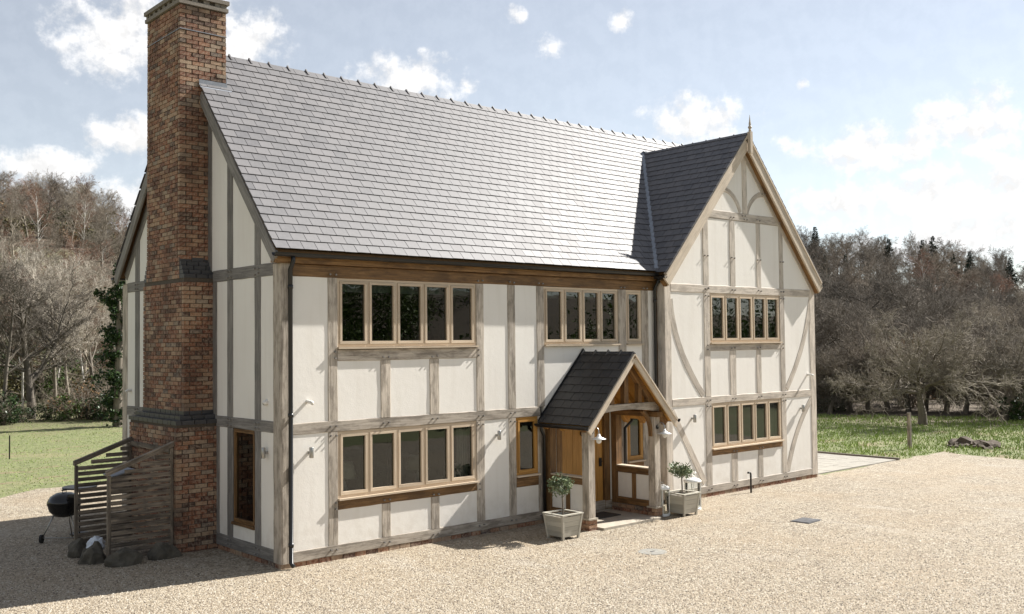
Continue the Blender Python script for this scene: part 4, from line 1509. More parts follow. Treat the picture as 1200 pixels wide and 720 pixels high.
# ------------------------------------------------------------------ planters with small trees
def planter(loc, label):
    t = thing('planter', label, 'planter', loc, 0, 'sage painted wooden planters by the porch')
    b, tp, H = .20, .252, .43
    for k in range(4):
        R = Matrix.Rotation(k * math.pi / 2, 4, 'Z')
        for i in range(4):
            z0 = .05 + i * .09; z1 = z0 + .087
            w0 = b + (tp - b) * z0 / H; w1 = b + (tp - b) * z1 / H
            vs = [(-w0 + .02, -w0 + .008, z0), (w0 - .02, -w0 + .008, z0), (w1 - .02, -w1 + .008, z1), (-w1 + .02, -w1 + .008, z1)]
            m = MB(); q = [R @ Vector(p) for p in vs]
            m.prism(q, R @ Vector((0, .018, 0))); m.uv = {j: [(0.1 * i + k + x_, y_) for x_, y_ in ((0, 0), (.4, 0), (.4, .09), (0, .09))] for j in range(2)}
            m.build('slat', 'painted_wood', t)
        m = MB(); c0 = [(-b - .004, -b - .004), (-b + .034, -b - .004), (-b + .034, -b + .034), (-b - .004, -b + .034)]
        q0 = [R @ Vector((x, y, 0)) for x, y in c0]; dlt = tp - b
        q1 = [R @ Vector((x - dlt, y - dlt, H)) for x, y in c0]
        m.add(q0 + q1, [(3, 2, 1, 0), (4, 5, 6, 7), (0, 1, 5, 4), (1, 2, 6, 5), (2, 3, 7, 6), (3, 0, 4, 7)])
        m.build('leg', 'painted_wood', t)
        m = MB(); vs = [(-tp - .012, -tp - .012, H), (tp + .012, -tp - .012, H), (tp - .04, -tp + .04, H), (-tp + .04, -tp + .04, H)]
        q = [R @ Vector(p) for p in vs]; m.prism(q, (0, 0, .022)); m.build('rim', 'painted_wood', t)
    MB().box(-.175, .175, -.175, .175, .2, .36).build('soil', 'soil', t)


def leaf_cloud(rng, n, c, R, size, squash=(1, 1, 1), shell=.45, aspect=.38, lumps=9):
    """leaf-sized quads gathered in clumps inside an ellipsoid; returns V,F"""
    cl = rng.normal(size=(lumps, 3)); cl /= np.linalg.norm(cl, axis=1)[:, None]; cl *= rng.uniform(.25, .85, lumps)[:, None]
    cr = rng.uniform(.28, .5, lumps)
    k = rng.integers(0, lumps, n)
    d = rng.normal(size=(n, 3)); d /= np.linalg.norm(d, axis=1)[:, None]
    p = cl[k] + d * (cr[k] * rng.uniform(shell, 1.05, n))[:, None]
    p = p * np.array(squash) * R + np.array(c)
    a = rng.normal(size=(n, 3)); a /= np.linalg.norm(a, axis=1)[:, None]
    b = np.cross(a, rng.normal(size=(n, 3))); b /= np.linalg.norm(b, axis=1)[:, None]
    s = size * rng.uniform(.6, 1.3, n)[:, None]
    a = a * s; b = b * s * aspect
    V = np.stack([p - a, p + b, p + a, p - b], 1).reshape(-1, 3)
    F = np.arange(n * 4).reshape(-1, 4)
    return V, F


def bay_tree(loc, label, seed):
    rng = np.random.default_rng(seed)
    t = thing('potted_tree', label, 'potted tree', loc, 0, 'small standard trees in planters')
    m = MB(); m.tube([(0, 0, 0), (.012, .01, .15), (-.008, .0, .32), (.0, .01, .45)], [.016, .014, .013, .012], 8)
    for k in range(7):
        a = k * .9; m.tube([(0, 0, .36 + .015 * k), (.11 * math.cos(a), .11 * math.sin(a), .46 + .03 * k), (.19 * math.cos(a + .3), .19 * math.sin(a + .3), .52 + .035 * k)], [.008, .005, .003], 5)
    m.build('trunk', 'bark_brown', t)
    V, F = leaf_cloud(rng, 620, (0, 0, .57), .30, .040, (1.1, 1.1, .72), .35, .34, 16)
    inst(polymesh('crown', V, F, 'leaf_olive', 4), 'crown', t)


planter((4.90, -1.27, .008), 'sage wooden planter on the gravel in front of the porch side wall')
bay_tree((4.90, -1.27, .362), 'small leafy standard tree in the planter in front of the porch side wall', 2)
planter((8.27, -1.27, .008), 'sage wooden planter beside the white lanterns by the porch')
bay_tree((8.27, -1.27, .362), 'small leafy standard tree in the planter beside the white lanterns', 5)


def lantern(loc, H, r, label):
    t = thing('lantern', label, 'lantern', loc, 0, 'tall white glass lanterns by the porch')
    b = MB(); b.lathe([(r, 0), (r, .03), (r * .93, .045)], 20); b.build('base', 'white_enamel', t)
    g = MB(); n = 24; vs = []; fs = []
    for z in (.046, H - .10):
        for k in range(n): vs.append((r * .9 * math.cos(2 * math.pi * k / n), r * .9 * math.sin(2 * math.pi * k / n), z))
    for k in range(n): fs.append((k, (k + 1) % n, n + (k + 1) % n, n + k))
    g.add(vs, fs); g.build('glass', 'clear_glass', t, True)
    for k in range(4):
        a = math.pi / 4 + k * math.pi / 2
        MB().tube([(r * .95 * math.cos(a), r * .95 * math.sin(a), .03), (r * .95 * math.cos(a), r * .95 * math.sin(a), H - .08)], .013, 6).build('upright', 'white_enamel', t)
    l = MB(); l.lathe([(r * 1.08, H - .10), (r * 1.1, H - .07), (r * .85, H - .035), (r * .35, H - .01), (.02, H)], 20); l.build('lid', 'white_enamel', t, True)
    h = MB(); h.tube([(.045 * math.cos(k * math.pi / 8), 0, H + .045 * math.sin(k * math.pi / 8) - .002) for k in range(9)], .006, 6); h.build('handle', 'steel', t, True)
    c = MB(); c.lathe([(.06, .046), (.062, .17), (.055, .18)], 14); c.build('candle', 'wax', t, True)


lantern((7.90, -1.05, .008), .62, .15, 'white glass lantern between the porch post and the planter')
lantern((8.92, -1.02, .008), .66, .17, 'white glass lantern standing behind the planter against the wing')

tag(MB().box(6.35, 7.15, -.62, -.15, .052, .068).build('door_mat', 'door_mat'), 'dark rectangular mat on the porch floor before the door', 'door mat')

# standpipe
sp = MB(); sp.tube([(0, 0, 0), (0, 0, .42), (-.01, 0, .455), (-.04, 0, .47), (-.11, 0, .47)], .022, 8)
tag(sp.build('standpipe', 'black_metal', None, True, loc=(11.62, -.57, 0)), 'hooked black standpipe in the gravel under the wing window', 'pipe')


def cover(loc, sx, sy, mat, label, rz=0):
    t = thing('drain_cover', label, 'drain cover', loc, rz, 'drain covers in the gravel')
    MB().box(-sx, sx, -sy, sy, -.03, .018).build('frame', mat, t)
    MB().box(-sx + .03, sx - .03, -sy + .03, sy - .03, .0, .024).build('lid', mat, t)


cover((9.38, -3.39, .0), .26, .2, 'cover_steel', 'dark square drain cover lying in the gravel', math.radians(4))
rd = thing('drain_cover', 'round grey drain cover half buried in the gravel', 'drain cover', (5.12, -3.16, 0), 0, 'drain covers in the gravel')
c_ = MB(); c_.lathe([(.24, -.02), (.24, .011), (.22, .013)], 24); c_.build('lid', 'cover_concrete', rd)
c_ = MB(); c_.box(-.05, .05, -.012, .012, .01, .018); c_.build('key_slot', 'cover_steel', rd)

# ------------------------------------------------------------------ log store, barbecue, stones
def build_store():
    t = thing('log_store', 'slatted timber log store built against the chimney foot', 'log store', (-.72, 2.4, 0))
    def side(y, xo, ho, hi, mat='fence_wood'):
        # outer post, inner post, sloping rail, slats
        def part(name, *b):
            m = MB(); grain_box(m, *b); return m.build(name, mat, t)
        part('post', xo - .05, xo, y - .02, y + .04, 0, ho - .03)
        part('post', -.07, -.012, y - .02, y + .04, 0, hi - .06)
        A = Vector((xo - .07, y - .035, ho - .03)); B = Vector((-.005, y - .035, hi - .03))
        m = MB(); m.prism([A, B, B + Vector((0, 0, .08)), A + Vector((0, 0, .08))], (0, .085, 0))
        m.uv = {i: [(m.v[j][0] + m.v[j][1], m.v[j][2] - .38 * m.v[j][0]) for j in f] for i, f in enumerate(m.f)}
        m.build('top_rail', mat, t)
        z = .05
        while z < hi - .10:
            # slat runs to where the sloping rail cuts it
            x0 = xo
            if z + .08 > ho - .02: x0 = xo + (z + .08 - (ho - .02)) / (hi - ho) * (0 - xo)
            if x0 < -.12:
                part('slat', x0 - .0, -.0715, y - .045 + rb.uniform(-.003, .003), y - .0215, z, z + .069 + rb.uniform(-.006, .004))
            z += .098
    side(0.0, -1.05, 1.44, 1.84)
    side(1.9, -.95, 1.44, 1.80)
    m = MB(); grain_box(m, -.045, -.012, .05, 1.85, 1.70, 1.78); m.build('back_rail', 'fence_wood', t)
    # felted inner lid
    m = MB().prism([(-1.0, .05, 1.38), (-.62, .05, 1.46), (-.62, .05, 1.475), (-1.0, .05, 1.395)], (0, .45, 0)); m.build('lid', 'lead', t)


build_store()


def kettle_bbq(loc):
    t = thing('kettle_barbecue', 'black kettle barbecue on wheeled tripod beside the log store', 'barbecue', loc, math.radians(20))
    b = MB(); b.lathe([(.03, .42), (.16, .45), (.25, .54), (.285, .66), (.29, .67)], 24); b.build('bowl', 'kettle_enamel', t, True)
    l = MB(); l.lathe([(.295, .665), (.285, .72), (.24, .80), (.14, .86), (.03, .875)], 24); l.build('lid', 'kettle_enamel', t, True)
    h = MB(); h.box(-.05, .05, -.012, .012, .90, .925); h.tube([(-.04, 0, .87), (-.04, 0, .905)], .006, 6); h.tube([(.04, 0, .87), (.04, 0, .905)], .006, 6); h.build('handle', 'rubber', t)
    for k, a in enumerate((math.radians(150), math.radians(270), math.radians(30))):
        m = MB(); e = .16 if k < 2 else .02
        m.tube([(.16 * math.cos(a), .16 * math.sin(a), .5), (.36 * math.cos(a), .36 * math.sin(a), .08 if k < 2 else .0)], .012, 8); m.build('leg', 'steel', t, True)
        if k < 2:
            w = MB(); cx, cy = .37 * math.cos(a), .37 * math.sin(a)
            ax = Vector((math.cos(math.radians(210)), math.sin(math.radians(210)), 0)).cross(Vector((0, 0, 1)))
            w.tube([Vector((cx, cy, .075)) - ax * .02, Vector((cx, cy, .075)) + ax * .02], .075, 16); w.build('wheel', 'rubber', t)
    m = MB(); a, c = math.radians(150), math.radians(270); m.tube([(.35 * math.cos(a), .35 * math.sin(a), .085), (.35 * math.cos(c), .35 * math.sin(c), .085)], .01, 6); m.build('axle', 'steel', t)


kettle_bbq((-1.72, 4.88, .008))
tb_ = thing('round_stand', 'round black metal tray on a thin stem behind the barbecue', 'stand', (-1.30, 5.35, .008))
m = MB(); m.lathe([(.3, .86), (.31, .875), (.3, .89)], 24); m.build('tray', 'black_metal', tb_)
m = MB(); m.tube([(0, 0, .02), (0, 0, .86)], .014, 8); m.build('stem', 'iron', tb_)
m = MB(); m.lathe([(.17, 0), (.17, .02)], 20); m.build('foot', 'iron', tb_)


def boulder(loc, s, seed, label):
    bm = bmesh.new(); bmesh.ops.create_icosphere(bm, subdivisions=3, radius=1)
    for v in bm.verts:
        n = mnoise.fractal(v.co * 1.3 + Vector((seed * 7, 0, 0)), 1.0, 2.0, 4)
        v.co *= 1 + n * .32
        v.co = Vector((v.co.x * s[0], v.co.y * s[1], max(-.25, v.co.z) * s[2]))
    zmin = min(v.co.z for v in bm.verts)
    for v in bm.verts: v.co.z -= zmin + .03
    me = bpy.data.meshes.new('boulder'); bm.to_mesh(me); bm.free(); me.materials.append(MATS['boulder'])
    o = bpy.data.objects.new('boulder', me); COL.objects.link(o); o.location = loc
    tag(o, label, 'boulder', 'boulders at the foot of the log store')


boulder((-1.95, 2.62, .0), (.20, .17, .27), 1, 'dark rounded boulder beside the paper bag')
boulder((-1.65, 2.12, .0), (.27, .16, .25), 2, 'long sloping boulder at the outer post of the slatted panel')
boulder((-.98, 2.16, .0), (.26, .15, .22), 3, 'broad dark boulder between the slatted panel and the chimney foot')
boulder((-1.93, 3.35, .0), (.2, .18, .26), 4, 'dark boulder under the barbecue side of the log store')
# crumpled paper bag
bm = bmesh.new(); bmesh.ops.create_icosphere(bm, subdivisions=3, radius=1)
for v in bm.verts:
    n = mnoise.fractal(v.co * 2.2, 1.0, 2.0, 3); v.co *= 1 + n * .3
    v.co = Vector((v.co.x * .14, v.co.y * .11, (v.co.z + 1) * .15))
zz = min(v.co.z for v in bm.verts)
for v in bm.verts: v.co.z -= zz
me = bpy.data.meshes.new('paper_bag'); bm.to_mesh(me); bm.free(); me.materials.append(MATS['paper_bag'])
o = bpy.data.objects.new('paper_bag', me); COL.objects.link(o); o.location = (-1.80, 2.98, .05)
tag(o, 'crumpled pale blue bag lying among the boulders', 'bag')

# posts in the grass
pp = MB(); grain_box(pp, -.05, .05, -.05, .05, -.1, 1.12); pp.prism([(-.05, -.05, 1.12), (.05, -.05, 1.12), (0, -.05, 1.16)], (0, .1, 0))
tag(pp.build('wooden_post', 'fence_wood', None, loc=(22.8, 1.24, 0)), 'short square timber post standing in the grass beyond the patio', 'post')
pp = MB(); pp.tube([(0, 0, -.05), (0, 0, .75)], .02, 6)
tag(pp.build('marker_stake', 'iron', None, loc=(1.3, 20.0, 0)), 'thin dark stake in the meadow behind the barbecue', 'stake')


# ------------------------------------------------------------------ trees
def segs_mesh(name, segs, mat, n=3, rmin=0.0):
    S = np.array(segs, float)
    p0, p1, r0, r1 = S[:, 0:3], S[:, 3:6], np.maximum(S[:, 6], rmin), np.maximum(S[:, 7], rmin)
    d = p1 - p0; d /= np.linalg.norm(d, axis=1)[:, None] + 1e-9
    ref = np.where(np.abs(d[:, 2:3]) > .9, np.array([[1., 0, 0]]), np.array([[0, 0, 1.]]))
    a = np.cross(d, ref); a /= np.linalg.norm(a, axis=1)[:, None]; b = np.cross(d, a)
    V = np.empty((len(S), 2 * n, 3))
    for k in range(n):
        t = 2 * math.pi * k / n; o = a * math.cos(t) + b * math.sin(t)
        V[:, k] = p0 + o * r0[:, None]; V[:, n + k] = p1 + o * r1[:, None]
    f = np.array([(k, (k + 1) % n, n + (k + 1) % n, n + k) for k in range(n)])
    F = (f[None] + (np.arange(len(S)) * 2 * n)[:, None, None]).reshape(-1, 4)
    return polymesh(name, V.reshape(-1, 3), F, mat, 4)


def grow(seed, H, r0, spec, lean=.05):
    """spec: per level (n children, length ratio, angle deg, segments, wiggle, up bias, start fraction)"""
    rng = np.random.default_rng(seed); out = [[] for _ in range(len(spec) + 1)]
    def rot(v, ang):
        w = np.cross(v, rng.normal(size=3)); w /= np.linalg.norm(w) + 1e-9
        return v * math.cos(ang) + w * math.sin(ang)
    def br(p, d, ln, r, lev):
        sp = spec[lev] if lev < len(spec) else spec[-1]
        ns, wig, up = sp[3], sp[4], sp[5]
        pts = [p]; rad = [r]; dirs = [d]
        for i in range(ns):
            d = d + rng.normal(size=3) * wig + np.array([0, 0, up])
            d = d / np.linalg.norm(d)
            p = p + d * ln / ns
            rr = r * (1 - .72 * (i + 1) / ns)
            out[lev].append((*pts[-1], *p, rad[-1], rr)); pts.append(p); rad.append(rr); dirs.append(d)
        if lev >= len(spec): return
        n, ratio, ang, st = sp[0], sp[1], sp[2], sp[6]
        n = max(1, int(round(n * rng.uniform(.8, 1.2))))
        for k in range(n):
            t = st + (1 - st) * (k + rng.uniform(0, .9)) / n
            x = t * ns; i = min(int(x), ns - 1); q = pts[i] + (pts[i + 1] - pts[i]) * (x - i)
            rc = rad[i] + (rad[i + 1] - rad[i]) * (x - i)
            cd = rot(dirs[i + 1], math.radians(ang * rng.uniform(.7, 1.25)))
            br(q, cd, ln * ratio * rng.uniform(.7, 1.2) * (1.15 - .45 * t), rc * .62, lev + 1)
    br(np.zeros(3), np.array([rng.normal() * lean, rng.normal() * lean, 1.]), H, r0, 0)
    return out


SP = {
    # n, ratio, angle, segs, wiggle, up, start
    'ash': [(13, .42, 46, 7, .05, .02, .32), (9, .46, 40, 5, .12, .06, .2), (7, .5, 38, 4, .16, .05, .2), (6, .55, 36, 2, .2, .04, .1)],
    'oak': [(11, .78, 62, 5, .07, .02, .28), (9, .48, 45, 5, .16, .05, .2), (8, .5, 42, 4, .2, .04, .15), (6, .55, 40, 2, .22, .03, .1)],
    'birch': [(15, .34, 42, 8, .035, .02, .25), (7, .5, 36, 4, .1, .03, .2), (7, .55, 34, 3, .14, -.03, .2), (4, .6, 30, 2, .15, -.06, .1)],
    'thorn': [(12, 1.75, 68, 4, .16, .02, .6), (10, .45, 50, 6, .22, .06, .12), (9, .5, 52, 4, .26, .05, .1), (6, .5, 48, 2, .28, .03, .1)],
}
BARK = {'ash': 'bark_grey', 'oak': 'bark_brown', 'birch': 'bark_birch', 'thorn': 'bark_dark'}
PROTO = {}


def proto(key, kind, seed, H, r, twig=None, rmin=.009):
    o = grow(seed, H, r, SP[kind])
    tr = segs_mesh('trunk', o[0] + o[1], BARK[kind], 6)
    cr = segs_mesh('crown', o[2] + o[3] + o[4], twig or BARK[kind], 3, rmin)
    top = max(max(q[5] for q in lv) for lv in o)
    PROTO[key] = (tr, cr, top)


proto('ash1', 'ash', 1, 12, .20); proto('ash2', 'ash', 2, 13, .22); proto('ash3', 'ash', 3, 11, .18)
proto('oak1', 'oak', 4, 7.0, .26); proto('oak2', 'oak', 5, 7.5, .28); proto('oak3', 'oak', 6, 6.5, .24)
proto('birch1', 'birch', 7, 11, .12, 'bark_red'); proto('birch2', 'birch', 8, 12, .13, 'bark_red')
proto('thorn1', 'thorn', 9, 2.0, .17, 'bark_brown', .006); proto('thorn2', 'thorn', 10, 2.1, .19, 'bark_brown', .006); proto('thorn3', 'thorn', 12, 1.9, .15, 'bark_brown', .006)
LAB = {
    'ash': ('bare_tree', 'tall bare grey tree in the wood on the hillside', 'tree', 'bare trees on the wooded hillside'),
    'oak': ('bare_tree', 'broad bare brown tree in the wood on the hillside', 'tree', 'broad bare trees on the wooded hillside'),
    'birch': ('birch_tree', 'slender pale trunked birch with reddish twigs in the wood', 'tree', 'birches on the wooded hillside'),
    'thorn': ('thorn_tree', 'low tangled bare thorn bush in the hedge line', 'bush', 'thorns along the hedge line'),
}
rt_ = random.Random(77)
SKYL = [(0, 198), (14, 197), (18, 200), (20.7, 228), (23, 240), (54, 262), (58.6, 258), (60.6, 264), (64.9, 274), (67, 288), (69, 290), (78, 296)]


def sky_row(az):
    for (a, h), (b, k) in zip(SKYL, SKYL[1:]):
        if a <= az <= b: return h + (k - h) * (az - a) / (b - a)
    return 290


def cap_scale(key, x, y, s, rr):
    """woodland trees stay as low as the wood is: no crown breaks the tree line of the hill"""
    az, d = polar(x, y); row = sky_row(az)
    if az < 40: row += 78 if d < 75 else 52 if d < 130 else 10 if d < 235 else 0
    else: row += 55 if d < 75 else 32 if d < 130 else 12 if d < 235 else 0
    row += rr.uniform(0, 26 if d < 235 else 16)
    top = CAMPOS.z + (391 - row) / 1157.33 * d - terrain(x, y)
    return max(.3, min(s, top / PROTO[key][2]))



def zone(x, y):
    az, d = polar(x, y)
    if az < 40: return 'at the wood edge beyond the meadow' if d < 75 else 'on the wooded slope above the meadow' if d < 238 else 'on the skyline above the meadow'
    return 'close behind the hedge beyond the lawn' if d < 75 else 'on the wooded slope beyond the lawn' if d < 234 else 'on the skyline beyond the lawn'


def put_tree(key, x, y, s=1.0, rz=None, label=None, sz=None, sink=.15):
    tr, cr, H = PROTO[key]; kind = key.rstrip('0123456789')
    nm, lb, cat, grp = LAB[kind]
    if kind != 'thorn':
        zn = zone(x, y); lb = lb.split(' in the wood')[0] + ' ' + zn; grp = lb
    t = thing(nm, label or lb, cat, (x, y, terrain(x, y) - sink), rz if rz is not None else rt_.uniform(0, 6.28), None if label else grp)
    t.scale = (s, s, sz or s)
    a = inst(tr, 'trunk', t); b = inst(cr, 'crown', t)
    az, d = polar(x, y); mt = None
    if kind != 'birch':
        u = rt_.random()
        if az < 40: mt = ('bark_pale' if u < .55 else 'bark_grey' if u < .8 else 'bark_dark') if d < 80 else ('bark_grey' if u < .5 else 'bark_red' if u < .6 else 'bark_brown')
        elif kind == 'thorn': mt = 'bark_grey' if label else 'bark_brown' if u < .6 else 'bark_dark'
        else: mt = ('bark_grey' if u < .2 else 'bark_dark') if d < 80 else ('bark_brown' if u < .45 else 'bark_red' if u < .53 else 'bark_dark')
    if mt:
        b.material_slots[0].link = 'OBJECT'; b.material_slots[0].material = MATS[mt]
        if d < 80 and mt != 'bark_pale':
            a.material_slots[0].link = 'OBJECT'; a.material_slots[0].material = MATS['bark_dark']
    return t


def put_px(key, px, d, s=1.0, **k):
    x, y, z = az_pt(px_az(px), d); return put_tree(key, x, y, cap_scale(key, x, y, s, rt_), **k)


# named trees near the lawn
put_px('thorn2', 1078, 43.5, 1.2, rz=.4, label='low spreading bare tree with long limbs behind the timber post', sink=.1)
put_px('thorn1', 1172, 46.5, 1.05, rz=2.0, label='low spreading bare tree at the edge of the bare earth', sink=.1)
put_px('oak1', 1092, 60, 1.0, rz=1.0, label='broad domed bare tree behind the low spreading tree')
put_px('oak2', 1170, 66, .95, rz=2.2); put_px('oak3', 1010, 58, .9, rz=.3); put_px('oak1', 975, 64, .9, rz=4.0)
# wood edge on the left
put_px('ash1', 4, 53, .75, rz=.2); put_px('oak3', 38, 54, .95, rz=1.5, label='dark trunked tree leaning at the meadow edge'); put_px('birch1', 27, 60, .62, rz=.9)
put_px('birch2', 62, 64, .72, rz=2.4); put_px('ash3', 84, 58, .7, rz=2.9); put_px('ash2', 112, 60, .68, rz=3.3)
put_px('ash2', -14, 56, .9, rz=3.9); put_px('ash1', 66, 57, .8, rz=4.5)
put_px('birch1', 45, 150, 1.25, rz=.1, label='forked white birch with red twigs above the hillside clearing')
placed = []


def scatter(az0, az1, d0, d1, n, keys, smin, smax, gap, seed, avoid=None):
    rr = random.Random(seed); k = 0; tries = 0
    while k < n and tries < n * 40:
        tries += 1
        az = rr.uniform(az0, az1); d = d0 * (d1 / d0) ** rr.random()
        x, y, z = az_pt(az, d)
        if avoid and avoid(az, d): continue
        if any((x - a) ** 2 + (y - b) ** 2 < (gap * (1 + d / 180)) ** 2 for a, b in placed): continue
        placed.append((x, y))
        kk = rr.choice(keys); sc = cap_scale(kk, x, y, rr.uniform(smin, smax), rr)
        put_tree(kk, x, y, sc, rr.uniform(0, 6.28)); k += 1


clear = lambda az, d: 12.5 < az < 17.5 and 118 < d < 172
scatter(9, 25, 57, 125, 46, ['ash1', 'ash2', 'ash3', 'ash1', 'ash2', 'birch1', 'ash3', 'birch2'], .6, .95, 3.0, 1, clear)
scatter(9, 25, 125, 238, 66, ['ash1', 'ash2', 'oak1', 'oak2', 'birch2', 'ash3'], .8, 1.15, 3.2, 2, clear)
scatter(10, 25, 240, 285, 44, ['ash1', 'ash2', 'ash3', 'oak2'], 1.2, 1.9, 2.3, 3)
scatter(54, 71, 56, 110, 50, ['oak1', 'oak2', 'oak3', 'oak1', 'ash3'], .7, 1.1, 2.8, 4)
scatter(54, 76, 110, 230, 60, ['oak1', 'oak2', 'oak3', 'oak2', 'birch1', 'ash1'], 1.0, 1.45, 3.0, 5)
scatter(54, 76, 235, 285, 46, ['ash1', 'ash3', 'oak1', 'oak2', 'ash2'], .85, 1.2, 2.8, 6)
# hedge line thorns
rr = random.Random(8)
px = 952
while px < 1225:
    put_px(rr.choice(['thorn1', 'thorn2', 'thorn3']), px, rr.uniform(49, 53), rr.uniform(.75, 1.05)); px += rr.uniform(15, 26)


# ---- spruces on the skyline
def spruce_mesh(seed, H):
    rng = np.random.default_rng(seed); seg = [(0, 0, 0, 0, 0, H, .16, .01)]
    V = []; n = 0
    z = H * .12
    while z < H * .985:
        R = (H - z) * .30 + .25
        m = int(6 + 5 * (1 - z / H))
        for k in range(m):
            a = rng.uniform(0, 6.28); l = R * rng.uniform(.65, 1.1)
            d = np.array([math.cos(a), math.sin(a), 0]); sd_ = np.array([-d[1], d[0], 0])
            p0 = np.array([0, 0, z]); p1 = p0 + d * l * .6 + np.array([0, 0, -.10 * l]); p2 = p0 + d * l + np.array([0, 0, -.02 * l])
            for (a0, b0, w) in ((p0, p1, .30), (p1, p2, .22)):
                for j in range(6):
                    t = rng.uniform(0, 1); q = a0 + (b0 - a0) * t; s = 2.0 * w * (.6 + .4 * l) * rng.uniform(.6, 1.2)
                    e1 = (sd_ * rng.uniform(-1, 1) + d * .5 + np.array([0, 0, rng.uniform(-.9, .15)])) * s
                    e2 = (d * .35 + np.array([0, 0, rng.uniform(-.2, .2)])) * s
                    V += [q - e2 * .4, q + e1, q + e2]
        z += .17 + .008 * H
    tr = segs_mesh('trunk', seg, 'bark_dark', 6)
    F = np.arange(len(V)).reshape(-1, 3)
    return tr, polymesh('crown', np.array(V), F, 'leaf_conifer', 3), H


SPR = [spruce_mesh(1, 12), spruce_mesh(2, 13)]
for i, (px, ytop, d, H) in enumerate([(957, 252, 225, 12), (992, 282, 190, 11), (1019, 290, 170, 10), (1043, 266, 240, 12), (1083, 268, 245, 13),
                                      (1095, 263, 240, 14), (1118, 282, 235, 10), (1138, 280, 225, 11), (1185, 288, 240, 10), (968, 282, 185, 9)]):
    x, y, z = az_pt(px_az(px), d); tr, cr, H0 = SPR[i % 2]
    yh = 360 + 1157.33 * math.tan(math.asin(F_.z)) - (px - 600) * .0109
    zt = CAMPOS.z + (yh - ytop) / 1157.33 * d * math.cos(math.atan((px - 600) / 1157.33)) + .0
    H = max(5.0, min(19, zt - z) - 2.4)
    t = thing('spruce_tree', 'dark pointed spruce rising above the bare wood', 'tree', (x, y, z - .2), i * 1.3, 'spruces among the bare wood')
    s = (H + .2) / H0; t.scale = (s * .95, s * .95, s)
    inst(tr, 'trunk', t); inst(cr, 'crown', t)


# ---- leafy things: ivy clad tree, brambles, dead-leaf shrubs
def bush_mesh(seed, n, R, squash, leaf, mat, lumps=10, aspect=.55):
    V, F = leaf_cloud(np.random.default_rng(seed), n, (0, 0, R * squash[2] * .8), R, leaf, squash, .3, aspect, lumps)
    return polymesh('foliage', V, F, mat, 4)


def stems_mesh(seed, n, H):
    rng = np.random.default_rng(seed); sg = []
    for k in range(n):
        a = rng.uniform(0, 6.28); p = np.array([rng.normal() * .15, rng.normal() * .15, 0]); d = np.array([math.cos(a) * .45, math.sin(a) * .45, 1.]); r = .02
        for j in range(5):
            q = p + d / np.linalg.norm(d) * H / 5 * rng.uniform(.7, 1.2); sg.append((*p, *q, r, r * .75)); p = q; r *= .75
            d = d + rng.normal(size=3) * .3 + np.array([0, 0, -.08])
            if j > 0:
                for m_ in range(3):
                    e = q + rng.normal(size=3) * H * .11; sg.append((*q, *e, .008, .005))
    return segs_mesh('stems', sg, 'bark_brown', 3)


BUSH = [(bush_mesh(1, 900, 1.3, (1.2, 1.2, .8), .085, 'leaf_bramble'), stems_mesh(1, 26, 2.2)),
        (bush_mesh(2, 900, 1.3, (1.3, 1.1, .7), .085, 'leaf_ivy'), stems_mesh(2, 26, 2.0)),
        (bush_mesh(3, 500, 1.3, (1.2, 1.2, .9), .075, 'leaf_dead'), stems_mesh(3, 34, 2.6)),
        (bush_mesh(4, 900, 1.2, (1.1, 1.1, 1.0), .08, 'leaf_green'), stems_mesh(4, 26, 2.2))]
BL = ['olive brown bramble thicket at the foot of the wood', 'dark ivy covered mound at the foot of the wood', 'shrub with clinging dead orange leaves at the wood edge', 'green leafed shrub under the bare trees']


def put_bush(k, x, y, s, sz=1.0):
    lb = BL[k].split(' at the')[0].split(' under')[0] + ' ' + zone(x, y)
    t = thing('shrub', lb, 'shrub', (x, y, terrain(x, y) - .12), rt_.uniform(0, 6.28), lb)
    t.scale = (s, s, s * sz)
    inst(BUSH[k][0], 'foliage', t); inst(BUSH[k][1], 'stems', t)


rr = random.Random(15)
for px, d, k, s in [(5, 51, 1, .7), (22, 52, 1, .6), (58, 53, 1, .6), (78, 52, 3, .7), (95, 53, 2, 1.0), (108, 52.5, 2, .8), (120, 52, 1, .9), (135, 51, 1, 1.0),
                    (70, 60, 3, 1.0), (104, 62, 0, 1.0), (20, 66, 0, 1.1), (85, 66, 3, 1.4), (120, 64, 0, 1.4), (-12, 52, 1, 1.1), (150, 52, 1, 1.0), (140, 60, 1, 1.5), (125, 75, 1, 1.8),
                    (95, 80, 1, 2.0), (110, 95, 1, 2.2), (75, 100, 0, 1.8), (30, 85, 3, 1.6), (10, 100, 0, 1.8),
                    (965, 50, 1, .6), (985, 51, 1, .5), (1120, 60, 2, .6), (1150, 58, 2, .6), (1190, 47, 1, .8), (1215, 48, 1, .9), (955, 52, 2, 1.1)]:
    x, y, z = az_pt(px_az(px), d); put_bush(k, x, y, s)
for i in range(46):
    az = rr.uniform(9, 25) if i < 18 else rr.uniform(54, 71)
    d = rr.uniform(62, 130) if i < 18 else rr.uniform(52, 120)
    x, y, z = az_pt(az, d); put_bush(rr.choice([0, 0, 1, 2, 0]), x, y, rr.uniform(1.0, 1.9))

for i in range(34):                                  # scrub under the trees high on the hill
    az = rr.uniform(11, 22.5); d = rr.uniform(150, 262)
    if clear(az, d): continue
    x, y, z = az_pt(az, d); put_bush(rr.choice([0, 2, 0, 1]), x, y, rr.uniform(1.8, 3.4))
